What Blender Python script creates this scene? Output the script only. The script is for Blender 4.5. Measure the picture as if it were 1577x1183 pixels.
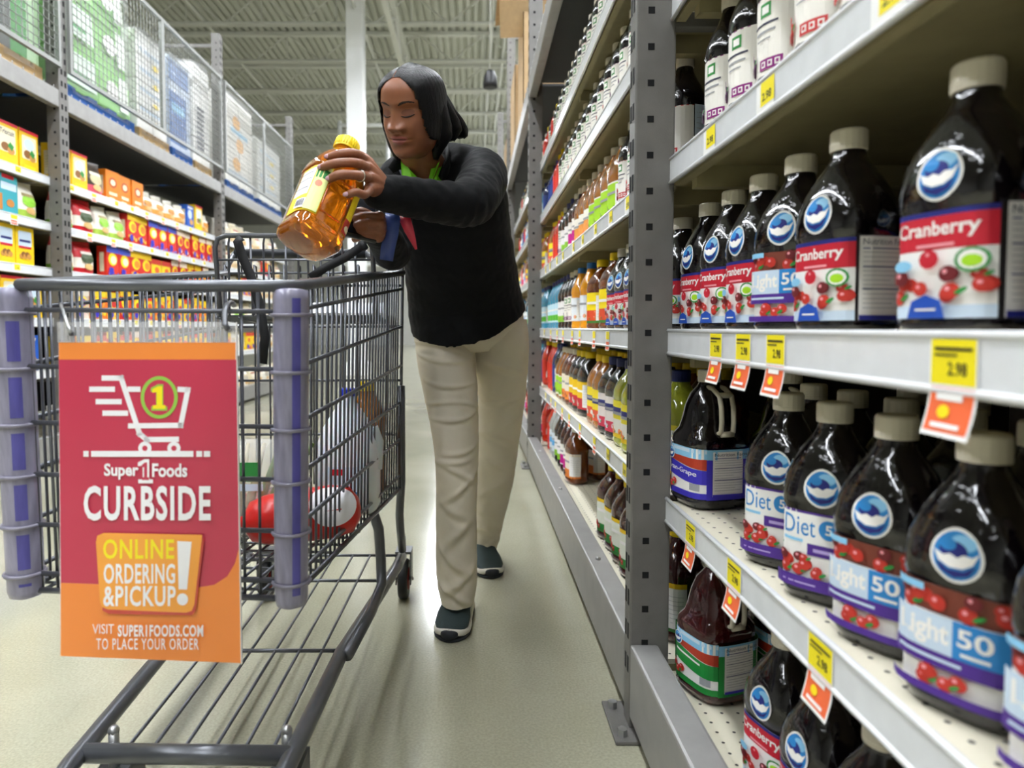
import bpy, bmesh, math, random
from math import sin, cos, pi, radians, sqrt, atan2
from mathutils import Vector, Matrix, Euler, Quaternion

for o in list(bpy.data.objects):
    bpy.data.objects.remove(o)
SC = bpy.context.scene
COL = SC.collection
random.seed(7)

# ------------------------------------------------------------------ camera
F = 1050.0; PPX = 730.0; PPY = 551.0; CAMZ = 0.9; PITCH = radians(2.51)
cam_d = bpy.data.cameras.new('camera'); cam = bpy.data.objects.new('camera', cam_d); COL.objects.link(cam)
cam_d.sensor_width = 36.0; cam_d.sensor_fit = 'HORIZONTAL'
cam_d.lens = F / 1577.0 * 36.0
cam_d.shift_x = (788.5 - PPX) / 1577.0
cam_d.shift_y = -(591.5 - PPY) / 1577.0
cam_d.clip_start = 0.05; cam_d.clip_end = 200
cam.location = (0, 0, CAMZ); cam.rotation_euler = (pi / 2 - PITCH, 0, 0)
cam_d.dof.use_dof = True; cam_d.dof.focus_distance = 1.65; cam_d.dof.aperture_fstop = 3.4
SC.camera = cam

# ------------------------------------------------------------------ world and exposure
w = bpy.data.worlds.new('store_daylight'); SC.world = w; w.use_nodes = True
w.node_tree.nodes['Background'].inputs[0].default_value = (0.93, 0.97, 1.0, 1)
w.node_tree.nodes['Background'].inputs[1].default_value = 1.0
SC.view_settings.view_transform = 'Standard'; SC.view_settings.look = 'None'
SC.view_settings.gamma = 1.0; SC.view_settings.use_curve_mapping = False
SC.view_settings.exposure = 0.62
LAMP = 40.0       # emission of the ceiling strip lights
SC.cycles.max_bounces = 8; SC.cycles.transmission_bounces = 6; SC.cycles.transparent_max_bounces = 8
SC.cycles.caustics_reflective = False; SC.cycles.caustics_refractive = False
SC.cycles.sample_clamp_indirect = 6.0; SC.cycles.use_denoising = True

def at(px, py, Y):
    """world point that the photograph shows at pixel (px, py), on the plane at distance Y"""
    xc = (px - PPX) / F; yc = (PPY - py) / F
    dx, dy, dz = xc, cos(PITCH) + yc * sin(PITCH), -sin(PITCH) + yc * cos(PITCH)
    k = Y / dy
    return Vector((dx * k, Y, CAMZ + dz * k))

# ------------------------------------------------------------------ materials
def lin(c):
    return c / 12.92 if c <= 0.04045 else ((c + 0.055) / 1.055) ** 2.4
def rgb(h):
    if not isinstance(h, str): return tuple(h) + (1.0,)
    return tuple(lin(int(h[i:i + 2], 16) / 255.0) for i in (0, 2, 4)) + (1.0,)
_M = {}
def mat(name, col='808080', rough=0.5, metal=0.0, noise=0.0, nscale=40.0, bump=0.0, bscale=120.0, trans=0.0, ior=1.45,
        coat=0.0, emit=0.0, alpha=1.0, spec=0.5, sss=0.0, stretch=None, sheen=0.0):
    if name in _M: return _M[name]
    m = bpy.data.materials.new(name); m.use_nodes = True; nt = m.node_tree; b = nt.nodes['Principled BSDF']
    c = rgb(col)
    b.inputs['Base Color'].default_value = c; b.inputs['Roughness'].default_value = rough
    b.inputs['Metallic'].default_value = metal; b.inputs['IOR'].default_value = ior
    b.inputs['Transmission Weight'].default_value = trans; b.inputs['Coat Weight'].default_value = coat
    b.inputs['Coat Roughness'].default_value = 0.06
    b.inputs['Alpha'].default_value = alpha; b.inputs['Specular IOR Level'].default_value = spec
    b.inputs['Sheen Weight'].default_value = sheen
    if sss:
        b.inputs['Subsurface Weight'].default_value = sss; b.inputs['Subsurface Radius'].default_value = (0.012, 0.005, 0.003)
    if emit:
        b.inputs['Emission Color'].default_value = c; b.inputs['Emission Strength'].default_value = emit
    if noise or bump:
        tc = nt.nodes.new('ShaderNodeTexCoord'); src = tc.outputs['Object']
        if stretch:
            mp = nt.nodes.new('ShaderNodeMapping'); mp.inputs['Scale'].default_value = stretch
            nt.links.new(src, mp.inputs[0]); src = mp.outputs[0]
    if noise:
        n = nt.nodes.new('ShaderNodeTexNoise'); n.inputs['Scale'].default_value = nscale; n.inputs['Detail'].default_value = 5
        nt.links.new(src, n.inputs['Vector'])
        r = nt.nodes.new('ShaderNodeMapRange'); r.inputs['To Min'].default_value = 1 - noise; r.inputs['To Max'].default_value = 1 + noise
        r.inputs['From Min'].default_value = 0.25; r.inputs['From Max'].default_value = 0.75
        nt.links.new(n.outputs['Fac'], r.inputs['Value'])
        x = nt.nodes.new('ShaderNodeVectorMath'); x.operation = 'SCALE'; x.inputs[0].default_value = c[:3]
        nt.links.new(r.outputs[0], x.inputs['Scale']); nt.links.new(x.outputs[0], b.inputs['Base Color'])
    if bump:
        n2 = nt.nodes.new('ShaderNodeTexNoise'); n2.inputs['Scale'].default_value = bscale; n2.inputs['Detail'].default_value = 3
        nt.links.new(src, n2.inputs['Vector'])
        bp = nt.nodes.new('ShaderNodeBump'); bp.inputs['Strength'].default_value = bump; bp.inputs['Distance'].default_value = 0.004
        nt.links.new(n2.outputs['Fac'], bp.inputs['Height']); nt.links.new(bp.outputs[0], b.inputs['Normal'])
    _M[name] = m
    return m
def paper(hexcol, rough=0.5):
    return mat('print_' + hexcol, hexcol, rough)

# ------------------------------------------------------------------ mesh builder
class MB:
    def __init__(s):
        s.v = []; s.f = []; s.m = []; s.mats = []; s.sm = []
    def mi(s, m):
        if m not in s.mats: s.mats.append(m)
        return s.mats.index(m)
    def add(s, vs, fs, m, smooth=False):
        b = len(s.v); k = s.mi(m)
        s.v.extend([tuple(p) for p in vs])
        for f in fs:
            s.f.append([i + b for i in f]); s.m.append(k); s.sm.append(smooth)
    def box(s, x0, x1, y0, y1, z0, z1, m, bev=0.0, T=None):
        x0, x1 = min(x0, x1), max(x0, x1); y0, y1 = min(y0, y1), max(y0, y1); z0, z1 = min(z0, z1), max(z0, z1)
        bev = min(bev, (x1 - x0) * .45, (y1 - y0) * .45, (z1 - z0) * .45)
        if bev <= 0:
            vs = [(x, y, z) for z in (z0, z1) for y in (y0, y1) for x in (x0, x1)]
            fs = [(0, 2, 3, 1), (4, 5, 7, 6), (0, 1, 5, 4), (2, 6, 7, 3), (0, 4, 6, 2), (1, 3, 7, 5)]
        else:
            bm = bmesh.new(); bmesh.ops.create_cube(bm, size=1)
            for q in bm.verts:
                q.co = Vector(((x0 + x1) / 2 + q.co.x * (x1 - x0), (y0 + y1) / 2 + q.co.y * (y1 - y0), (z0 + z1) / 2 + q.co.z * (z1 - z0)))
            bmesh.ops.bevel(bm, geom=bm.edges[:], offset=bev, segments=2, affect='EDGES', profile=0.6)
            bm.verts.index_update()
            vs = [q.co.copy() for q in bm.verts]; fs = [[q.index for q in f.verts] for f in bm.faces]; bm.free()
        if T is not None: vs = [T @ Vector(p) for p in vs]
        s.add(vs, fs, m)
    def tube(s, pts, r, m, n=8, closed=False, caps=True, smooth=True, round_caps=False):
        pts = [Vector(p) for p in pts]; N = len(pts)
        rs = r if isinstance(r, (list, tuple)) else [r] * N
        vs = []; fs = []; prev = None
        for i, p in enumerate(pts):
            if closed: t = pts[(i + 1) % N] - pts[i - 1]
            elif i == 0: t = pts[1] - p
            elif i == N - 1: t = p - pts[i - 1]
            else: t = (pts[i + 1] - p).normalized() + (p - pts[i - 1]).normalized()
            if t.length < 1e-9: t = Vector((0, 0, 1))
            t.normalize()
            if prev is None:
                a = Vector((0, 0, 1)) if abs(t.z) < 0.9 else Vector((1, 0, 0)); u = t.cross(a).normalized()
            else:
                u = (prev - t * prev.dot(t))
                u = u.normalized() if u.length > 1e-6 else t.orthogonal().normalized()
            prev = u; wv = t.cross(u)
            for k in range(n):
                a = 2 * pi * k / n
                vs.append(p + (u * cos(a) + wv * sin(a)) * rs[i])
        for i in range(N if closed else N - 1):
            j = (i + 1) % N
            for k in range(n):
                l = (k + 1) % n
                fs.append((i * n + k, i * n + l, j * n + l, j * n + k))
        if caps and not closed:
            fs.append(tuple(range(n - 1, -1, -1))); fs.append(tuple((N - 1) * n + k for k in range(n)))
        s.add(vs, fs, m, smooth)
    def loft(s, rings, m, capa=True, capb=True, smooth=True):
        n = len(rings[0]); vs = [p for r in rings for p in r]; fs = []
        for i in range(len(rings) - 1):
            for k in range(n):
                l = (k + 1) % n
                fs.append((i * n + k, i * n + l, (i + 1) * n + l, (i + 1) * n + k))
        if capa: fs.append(tuple(range(n - 1, -1, -1)))
        if capb: fs.append(tuple((len(rings) - 1) * n + k for k in range(n)))
        s.add(vs, fs, m, smooth)
    def ball(s, c, r, m, nu=14, nv=9, T=None):
        c = Vector(c); r = r if isinstance(r, (tuple, list)) else (r, r, r)
        rings = []
        for i in range(1, nv):
            a = pi * i / nv
            rings.append([Vector((r[0] * sin(a) * cos(2 * pi * k / nu), r[1] * sin(a) * sin(2 * pi * k / nu), -r[2] * cos(a))) for k in range(nu)])
        if T is not None: rings = [[T @ p for p in q] for q in rings]
        s.loft([[p + c for p in q] for q in rings], m)
    def disc(s, c, nrm, r, m, n=14):
        c = Vector(c); nrm = Vector(nrm).normalized(); u = nrm.orthogonal().normalized(); w2 = nrm.cross(u)
        s.add([c + (u * cos(2 * pi * k / n) + w2 * sin(2 * pi * k / n)) * r for k in range(n)], [tuple(range(n))], m)
    def mesh(s, name):
        me = bpy.data.meshes.new(name); me.from_pydata(s.v, [], s.f)
        for m in s.mats: me.materials.append(m)
        me.polygons.foreach_set('material_index', s.m); me.polygons.foreach_set('use_smooth', s.sm)
        me.update(); return me
    def build(s, name, parent=None, loc=None):
        o = bpy.data.objects.new(name, s.mesh(name)); COL.objects.link(o)
        if parent: o.parent = parent
        if loc is not None: o.location = loc
        return o

def empty(name, loc=(0, 0, 0), rz=0.0):
    o = bpy.data.objects.new(name, None); COL.objects.link(o); o.location = loc; o.rotation_euler = (0, 0, rz)
    o.empty_display_size = 0.05
    return o
def tag(o, label, cat, group=None, kind=None):
    o['label'] = label; o['category'] = cat
    if group: o['group'] = group
    if kind: o['kind'] = kind
    return o
def struct(o):
    o['kind'] = 'structure'; return o
def copy_tree(o, parent=None, strip=()):
    c = o.copy(); COL.objects.link(c)
    if parent: c.parent = parent
    for ch in o.children:
        copy_tree(ch, c)
    return c
ORD = ['first', 'second', 'third', 'fourth', 'fifth', 'sixth', 'seventh', 'eighth', 'ninth', 'tenth', 'eleventh', 'twelfth', 'thirteenth',
       'fourteenth', 'fifteenth', 'sixteenth', 'seventeenth', 'eighteenth', 'nineteenth', 'twentieth', 'twenty-first', 'twenty-second',
       'twenty-third', 'twenty-fourth', 'twenty-fifth', 'twenty-sixth']

# ------------------------------------------------------------------ flat print: shapes and lettering laid on a surface
_T = {}
def text_geo(s, bold=0.0, sp=1.0):
    k = (s, bold, sp)
    if k in _T: return _T[k]
    c = bpy.data.curves.new('t', 'FONT'); c.body = s; c.size = 1.0; c.offset = bold; c.space_character = sp; c.resolution_u = 3
    o = bpy.data.objects.new('t', c); COL.objects.link(o)
    bpy.context.view_layer.update()
    me = bpy.data.meshes.new_from_object(o.evaluated_get(bpy.context.evaluated_depsgraph_get()))
    vs = [(p.co.x, p.co.y) for p in me.vertices]; fs = [tuple(p.vertices) for p in me.polygons]
    bpy.data.objects.remove(o); bpy.data.curves.remove(c); bpy.data.meshes.remove(me)
    x0 = min(p[0] for p in vs); x1 = max(p[0] for p in vs); y0 = min(p[1] for p in vs); y1 = max(p[1] for p in vs)
    _T[k] = ([((p[0] - x0) / (x1 - x0), (p[1] - y0) / (y1 - y0)) for p in vs], fs)
    return _T[k]
class Print:
    """2-D shapes (u, v in metres) in layers; put() lays them on a surface f(u, v, height)"""
    def __init__(s): s.it = []; s.layer = 0
    def poly(s, pts, m, up=True):
        if up: s.layer += 1
        s.it.append(([tuple(p) for p in pts], [tuple(range(len(pts)))], m, s.layer))
    def rect(s, u0, v0, u1, v1, m, n=1, nv=1):
        s.layer += 1
        vs = [(u0 + (u1 - u0) * i / n, v0 + (v1 - v0) * j / nv) for j in range(nv + 1) for i in range(n + 1)]
        fs = [(j * (n + 1) + i, j * (n + 1) + i + 1, (j + 1) * (n + 1) + i + 1, (j + 1) * (n + 1) + i) for j in range(nv) for i in range(n)]
        s.it.append((vs, fs, m, s.layer))
    def wave(s, u0, u1, top, bot, m, n=16):
        s.layer += 1; vs = []
        for i in range(n + 1):
            t = i / n; u = u0 + (u1 - u0) * t; vs += [(u, bot(t)), (u, top(t))]
        s.it.append((vs, [(2 * i, 2 * i + 2, 2 * i + 3, 2 * i + 1) for i in range(n)], m, s.layer))
    def ell(s, u, v, ru, rv, m, n=20, rot=0.0):
        s.layer += 1
        p = [(ru * cos(2 * pi * k / n), rv * sin(2 * pi * k / n)) for k in range(n)]
        pts = [(u + a * cos(rot) - b * sin(rot), v + a * sin(rot) + b * cos(rot)) for a, b in p]
        vs = [(u, v)] + [(u + (a - u) * .55, v + (b - v) * .55) for a, b in pts] + pts
        fs = [(0, 1 + k, 1 + (k + 1) % n) for k in range(n)] + [(1 + k, 1 + n + k, 1 + n + (k + 1) % n, 1 + (k + 1) % n) for k in range(n)]
        s.it.append((vs, fs, m, s.layer))
    def line(s, pts, wd, m):
        s.layer += 1
        for i in range(len(pts) - 1):
            a = Vector(pts[i]); b = Vector(pts[i + 1]); d = (b - a).normalized() * wd / 2; nn = Vector((-d.y, d.x))
            e = d * 0.0 if i == 0 else d
            e2 = d * 0.0 if i == len(pts) - 2 else d
            s.it.append(([tuple(a - e + nn), tuple(a - e - nn), tuple(b + e2 - nn), tuple(b + e2 + nn)], [(0, 1, 2, 3)], m, s.layer))
    def rrect(s, u0, v0, u1, v1, r, m, skew=None):
        pts = []
        rr = r if isinstance(r, (tuple, list)) else (r, r, r, r)
        for (cx, cy, a0), q in zip(((u1, v0, -pi / 2), (u1, v1, 0), (u0, v1, pi / 2), (u0, v0, pi)), rr):
            ox = cx - q if cx == u1 else cx + q; oy = cy - q if cy == v1 else cy + q
            for k in range(6):
                a = a0 + pi / 2 * k / 5; pts.append((ox + q * cos(a), oy + q * sin(a)))
        if skew: pts = [skew(p) for p in pts]
        s.poly(pts, m)
    def text(s, t, u0, v0, u1, v1, m, bold=0.0, slant=0.0, rise=0.0, sp=1.0):
        s.layer += 1
        vs, fs = text_geo(t, bold, sp)
        s.it.append(([(u0 + (u1 - u0) * a + slant * b * (v1 - v0), v0 + (v1 - v0) * b + rise * a * (u1 - u0)) for a, b in vs], fs, m, s.layer))
    def put(s, mb, f, dh=0.0002, h0=0.0):
        for vs, fs, m, L in s.it:
            mb.add([f(a, b, h0 + dh * L) for a, b in vs], fs, m)
def flat_map(o, ux, vx):
    o = Vector(o); ux = Vector(ux).normalized(); vx = Vector(vx).normalized(); n = ux.cross(vx)
    return lambda u, v, h: o + ux * u + vx * v + n * h
# ------------------------------------------------------------------ the hall: floor, roof, walls, lamps
def floor_mat():
    m = bpy.data.materials.new('polished_concrete'); m.use_nodes = True; nt = m.node_tree; b = nt.nodes['Principled BSDF']
    tc = nt.nodes.new('ShaderNodeTexCoord')
    n1 = nt.nodes.new('ShaderNodeTexNoise'); n1.inputs['Scale'].default_value = 1.6; n1.inputs['Detail'].default_value = 6
    n2 = nt.nodes.new('ShaderNodeTexNoise'); n2.inputs['Scale'].default_value = 160; n2.inputs['Detail'].default_value = 2
    for n in (n1, n2): nt.links.new(tc.outputs['Object'], n.inputs['Vector'])
    r1 = nt.nodes.new('ShaderNodeValToRGB'); r1.color_ramp.elements[0].position = 0.3; r1.color_ramp.elements[1].position = 0.75
    r1.color_ramp.elements[0].color = rgb('9C9A84'); r1.color_ramp.elements[1].color = rgb('B3B09B')
    nt.links.new(n1.outputs['Fac'], r1.inputs[0])
    r2 = nt.nodes.new('ShaderNodeMapRange'); r2.inputs['From Min'].default_value = 0.3; r2.inputs['From Max'].default_value = 0.7
    r2.inputs['To Min'].default_value = 0.88; r2.inputs['To Max'].default_value = 1.1
    nt.links.new(n2.outputs['Fac'], r2.inputs['Value'])
    x = nt.nodes.new('ShaderNodeVectorMath'); x.operation = 'SCALE'
    nt.links.new(r1.outputs[0], x.inputs[0]); nt.links.new(r2.outputs[0], x.inputs['Scale'])
    nt.links.new(x.outputs[0], b.inputs['Base Color'])
    rr = nt.nodes.new('ShaderNodeMapRange'); rr.inputs['To Min'].default_value = 0.11; rr.inputs['To Max'].default_value = 0.19
    nt.links.new(n1.outputs['Fac'], rr.inputs['Value']); nt.links.new(rr.outputs[0], b.inputs['Roughness'])
    b.inputs['Specular IOR Level'].default_value = 0.75
    return m
mb = MB(); mb.box(-16, 16, -8, 36, -0.2, 0, floor_mat()); struct(mb.build('floor'))

DECK = 7.35; CHORD = 6.7
deck_m = mat('roof_deck_paint', 'C4C6BC', 0.6, noise=0.08, nscale=2)
joist_m = mat('joist_paint', 'D6D7D0', 0.55)
mb = MB()
vs = []; fs = []
x = -16.0; prof = []
while x < 16.0:
    prof += [(x, DECK), (x + .085, DECK), (x + .095, DECK + .07), (x + .15, DECK + .07)]; x += .16
for y in (-8, 36):
    vs += [(a, y, z) for a, z in prof]
n = len(prof)
mb.add(vs, [(i, i + 1, n + i + 1, n + i) for i in range(n - 1)], deck_m)
mb.box(-16, 16, -8, 36, DECK + .26, DECK + .4, deck_m)
struct(mb.build('ceiling'))
k = 0; y = -5.0
ys = []
while 13.35 + 1.83 * k < 34: ys.append(13.35 + 1.83 * k); k += 1
ys += [13.35 - 1.83 * k for k in range(1, 10)]
for y in ys:
    mb = MB()
    mb.box(-16, 16, y - .07, y + .07, CHORD, CHORD + .02, joist_m); mb.box(-16, 16, y - .01, y + .01, CHORD, CHORD + .07, joist_m)
    mb.box(-16, 16, y - .07, y + .07, DECK - .085, DECK - .01, joist_m)
    if y > 12:
        x = -12.0; up = False
        while x < 8:
            mb.tube([(x, y, CHORD + .03 if not up else DECK - .05), (x + .72, y, DECK - .05 if not up else CHORD + .03)], .017, joist_m, n=4, smooth=False)
            x += .72; up = not up
            if up and abs(x) < 9: mb.tube([(x, y, CHORD), (x, y, DECK)], .014, joist_m, n=4, smooth=False)
    struct(mb.build('roof_joist'))
for X in (-1.45, 3.1):          # girders and conduit that run along the aisle
    mb = MB(); g = joist_m
    mb.box(X - .05, X + .05, -8, 36, CHORD - .55, CHORD - .52, g); mb.box(X - .05, X + .05, -8, 36, CHORD - .03, CHORD, g)
    y = 12.0; up = False
    while y < 33:
        mb.tube([(X, y, CHORD - .5 if not up else CHORD - .05), (X, y + .9, CHORD - .05 if not up else CHORD - .5)], .03, g, n=4, smooth=False)
        y += .9; up = not up
    struct(mb.build('roof_girder'))
for X in (-6.5, -5.2, -2.2, 0.35, 0.62):
    mb = MB(); mb.tube([(X, -8, CHORD + .11), (X, 36, CHORD + .11)], .03, joist_m, n=6); struct(mb.build('roof_bracing'))
wall_m = mat('hall_wall_paint', 'DADAD4', 0.7, noise=0.05, nscale=1.5)
mb = MB(); mb.box(-16, 16, 36, 36.2, 0, DECK + .4, wall_m)
struct(mb.build('wall_back'))
mb = MB(); mb.box(-16, 16, -8.2, -8, 0, DECK + .4, mat('blocker_wall_grey', '8A8A84', 0.7)); struct(mb.build('wall_front_blocker'))  # unseen dark wall, added to keep world light and its reflections out
mb = MB(); mb.box(-16.2, -16, -8, 36.2, 0, DECK + .4, wall_m); struct(mb.build('wall_left'))
mb = MB(); mb.box(16, 16.2, -8, 36.2, 0, DECK + .4, wall_m); struct(mb.build('wall_right'))

lamp_m = mat('lamp_diffuser', 'F4F8FF', 0.4, emit=LAMP); house_m = mat('lamp_housing', 'E8E8E4', 0.5)
def strip_light(X, Y, label, L=2.44, z=6.42):
    t = empty('ceiling_light', (X, Y, z)); tag(t, label, 'ceiling light', 'strip lights under the roof')
    b = MB(); b.box(-.16, .16, -L / 2, L / 2, 0.01, .09, house_m, .01)
    b.tube([(0, -L * .4, .09), (0, -L * .4, .36)], .006, house_m, n=5); b.tube([(0, L * .4, .09), (0, L * .4, .36)], .006, house_m, n=5)
    b.build('housing', t)
    b = MB(); b.box(-.14, .14, -L / 2 + .02, L / 2 - .02, -.012, .008, lamp_m); b.build('diffuser', t)
for X, y0, y1 in ((-1.0, -5, 9), (-1.0, 18.4, 30), (2.05, -5, 31), (-5.2, -3, 9), (5.2, -3, 9)):
    y = y0
    while y < y1:
        strip_light(X, y, 'white strip light hung lengthwise under the roof joists'); y += 2.7
# white building column
mb = MB(); c_m = mat('column_paint', 'FBFCFD', 0.4)
mb.box(-2.375, -2.055, 12.85, 13.17, 0, DECK, c_m, .02); mb.box(-2.43, -2.0, 12.8, 13.22, 0, .25, c_m, .02)
tag(mb.build('column'), 'tall square white column rising behind the bottle in her hand to the roof', 'column')
# bullet shaped loudspeaker on a cable
p = at(755, 122, 9.5); t = empty('hanging_speaker', p); tag(t, 'black bell-shaped speaker hanging from the roof at right of the woman', 'speaker')
blk = mat('black_plastic', '101012', 0.45)
b = MB(); prof = [(-.12, .085), (-.115, .098), (-.05, .098), (.05, .082), (.1, .06), (.125, .03)]
b.loft([[Vector((r * cos(2 * pi * k / 18), r * sin(2 * pi * k / 18), z)) for k in range(18)] for z, r in prof], blk); b.build('speaker_shell', t)
b = MB(); b.tube([(0, 0, .12), (0, 0, DECK - p.z)], .003, joist_m, n=5); b.build('cable', t)
# white pipe frame far behind
white_pipe = mat('white_pipe', 'F0F2F2', 0.4)
a = at(523, 193, 16.2); c = at(597, 193, 16.2)
b = MB()
b.tube([(a.x, 16.2, 0), (a.x, 16.2, a.z + .1)], .05, white_pipe); b.tube([(c.x, 16.2, 0), (c.x, 16.2, c.z)], .05, white_pipe)
b.tube([(a.x, 16.2, a.z), (c.x, 16.2, a.z)], .045, white_pipe); b.tube([(a.x, 16.2, 2.4), (c.x, 16.2, 2.4)], .045, white_pipe)
tag(b.build('pipe_frame'), 'tall white pipe frame standing beyond the column, behind her head', 'pipe frame')
# ------------------------------------------------------------------ racks
rack_m = mat('rack_grey_paint', '716F6B', 0.42, metal=0.25, noise=0.12, nscale=18, bump=0.15, bscale=350)
beam_m = mat('beam_grey_paint', '93928F', 0.4, metal=0.25, noise=0.1, nscale=14, bump=0.08, bscale=300)
hole_m = mat('punched_hole', '08080A', 0.9)
rail_m = mat('price_rail_plastic', 'DFE2E5', 0.25, noise=0.05, nscale=30, coat=0.4)
railhi = mat('price_rail_edge', 'EFF1F2', 0.25)
bolt_m = mat('zinc_bolt', 'B9BABA', 0.3, metal=0.9)
back_shade_m = mat('rack_back_shade', '1B1A18', 0.8)  # near-black that stands in for the shade deep in the rack
def deck_mat():
    m = bpy.data.materials.new('cream_perforated_deck'); m.use_nodes = True; nt = m.node_tree; b = nt.nodes['Principled BSDF']
    b.inputs['Roughness'].default_value = 0.45
    tc = nt.nodes.new('ShaderNodeTexCoord'); sp = nt.nodes.new('ShaderNodeSeparateXYZ'); nt.links.new(tc.outputs['Object'], sp.inputs[0])
    def op(o, a, bb=None):
        n = nt.nodes.new('ShaderNodeMath'); n.operation = o
        for i, q in enumerate((a, bb)):
            if q is None: continue
            if isinstance(q, (int, float)): n.inputs[i].default_value = q
            else: nt.links.new(q, n.inputs[i])
        return n.outputs[0]
    def cell(s, p): return op('SUBTRACT', op('FRACT', op('DIVIDE', s, p)), 0.5)
    u = cell(sp.outputs[0], 0.032); v = cell(sp.outputs[1], 0.032)
    d = op('SQRT', op('ADD', op('MULTIPLY', u, u), op('MULTIPLY', v, v)))
    k = op('LESS_THAN', d, 0.10)
    mx = nt.nodes.new('ShaderNodeMix'); mx.data_type = 'RGBA'; nt.links.new(k, mx.inputs['Factor'])
    mx.inputs['A'].default_value = rgb('D8D2BC'); mx.inputs['B'].default_value = rgb('2A2620')
    nt.links.new(mx.outputs['Result'], b.inputs['Base Color'])
    return m
deck_m2 = deck_mat()
under_shade_m = mat('deck_underside_shade', '8F8663', .6, noise=.1, nscale=20)  # darker copy of the cream deck, shade under the shelf put into its colour
PITCHY = 2.87
RX = 0.345                       # right rack front plane
RY = [1.48 + PITCHY * k for k in range(-1, 5)]
R_SHELF = [0.14, 0.52, 0.888, 1.255, 1.60, 1.93]
LX = -2.72
LY = [4.54 + PITCHY * k for k in range(-1, 4)]
L_SHELF = [0.165, 0.62, 0.955, 1.285, 1.585, 1.885]

def post_mesh(side, dy, z1, step=0.0762):
    """upright: side=+1 stands at the right of the aisle (aisle face at -X)"""
    b = MB(); w_ = .086
    b.box(0, w_ * side, 0, dy, 0.008, z1, rack_m, .004)
    z = .12
    while z < z1 - .05:
        b.box(.3 * w_ * side, (.3 * w_ + .014) * side, -.0008, .004, z, z + .014, hole_m)
        for q in (.22, .62):
            b.box(-.0008 * side, .004 * side, dy * q, dy * (q + .2), z + .01, z + .045, hole_m)
        z += step
    return b
def foot(side, dy, par):
    b = MB(); b.box(-.04 * side, .12 * side, -.05, dy + .06, 0, .009, rack_m, .003)
    for (x, y) in ((-.02 * side, -.025), (-.02 * side, dy + .03)):
        b.tube([(x, y, .009), (x, y, .024)], .011, bolt_m, n=6, smooth=False)
    return b.build('foot_plate', par)
def rack(side, X, y0, shelves, label, group, dy, depth=.95, far_post=True, near_post=False, lip_in=.085, beams=True, stop=None):
    """one bay between the uprights at y0 and y0+PITCHY; X = front plane"""
    t = empty('storage_rack', (X, y0, 0)); tag(t, label, 'rack', group)
    s = side
    posts = ([0.0] if near_post else []) + ([PITCHY] if far_post else [])
    for q in posts:
        po = post_mesh(s, dy, 4.04).build('upright', t, (0, q, 0)); f = foot(s, dy, po)
        b = MB(); b.box((depth - .086) * s, depth * s, 0, dy, 0, 4.04, rack_m, .004); b.build('rear_upright', t, (0, q, 0))
        for z in ((.45, 1.545, 2.49, 3.9) if s > 0 else (.54, 1.52, 2.49, 3.9)):
            b = MB(); b.box(.08 * s, (depth - .08) * s, .01, .04, z, z + .03, rack_m); b.build('brace', t, (0, q, 0))
    ya = dy; yb = PITCHY
    b = MB(); b.box(.0, .062 * s, ya, yb, .035, .2, beam_m, .006); b.box(.055 * s, .075 * s, ya, yb, .05, .16, beam_m)
    for k in range(3): b.tube([((.03) * s, ya + .5 + k * .9, .2), (.03 * s, ya + .5 + k * .9, .206)], .008, bolt_m, n=6)
    b.build('base_beam', t)
    b = MB(); b.box(.0, .05 * s, ya, yb, 2.345, 2.46, beam_m, .006); b.build('top_beam', t)
    b = MB()
    b.box(.05 * s, depth * s, ya, yb, 2.435, 2.45, mat('wire_deck', '3C3D3F', .6)); 
    for k in range(28):
        yy = ya + .05 + k * (yb - ya - .1) / 27
        b.tube([(.004 * s, yy, 2.475), (.004 * s, yy, 2.44), ], .004, beam_m, n=4)
    b.build('top_deck', t)
    b = MB(); b.box((depth - .02) * s, depth * s, ya, yb, .2, 2.35, back_shade_m); b.build('back_shade_sheet', t)  # added sheet, darkness behind the goods painted on an open rack
    for z in shelves:
        d = MB(); x0 = lip_in
        d.box(x0 * s, (depth - .03) * s, ya, yb, z - .012, z, deck_m2); d.box(x0 * s, (depth - .03) * s, ya, yb, z - .028, z - .012, under_shade_m)
        d.box(x0 * s, (x0 + .02) * s, ya, yb, z - .05, z - .028, under_shade_m)
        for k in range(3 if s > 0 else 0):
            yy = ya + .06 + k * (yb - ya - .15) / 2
            d.box((x0 + .02) * s, (depth - .04) * s, yy, yy + .03, z - .07, z - .028, under_shade_m)
        sh = d.build('shelf', t)
        r = MB(); xr = x0 - .002
        r.box((xr - .008) * s, xr * s, ya, yb, z - .044, z + .006, rail_m, .002)
        r.tube([((xr - .006) * s, ya, z + .006), ((xr - .006) * s, yb, z + .006)], .0045, railhi, n=6)
        r.tube([((xr - .006) * s, ya, z - .044), ((xr - .006) * s, yb, z - .044)], .005, railhi, n=6)
        r.build('price_rail', sh)
    return t
rack(1, RX, RY[0], R_SHELF, 'nearest bay of the right rack, holding big dark juice bottles', 'bays of the right rack', .055, near_post=False)
rack(1, RX, RY[1], R_SHELF, 'second bay of the right rack, between the two perforated grey uprights', 'bays of the right rack', .055)
rack(1, RX, RY[2], R_SHELF, 'third bay of the right rack, beyond the second upright, cartons on its top', 'bays of the right rack', .055)
rack(1, RX, RY[3], R_SHELF, 'farthest bay of the right rack, just right of the woman', 'bays of the right rack', .055)
rack(-1, LX, LY[0], L_SHELF, 'nearest bay of the left rack, with yellow cracker boxes', 'bays of the left rack', .1)
rack(-1, LX, LY[1], L_SHELF, 'second bay of the left rack, with red snack bags under a caged top', 'bays of the left rack', .1)
rack(-1, LX, LY[2], L_SHELF, 'third bay of the left rack, behind the cart seat', 'bays of the left rack', .1)

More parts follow.
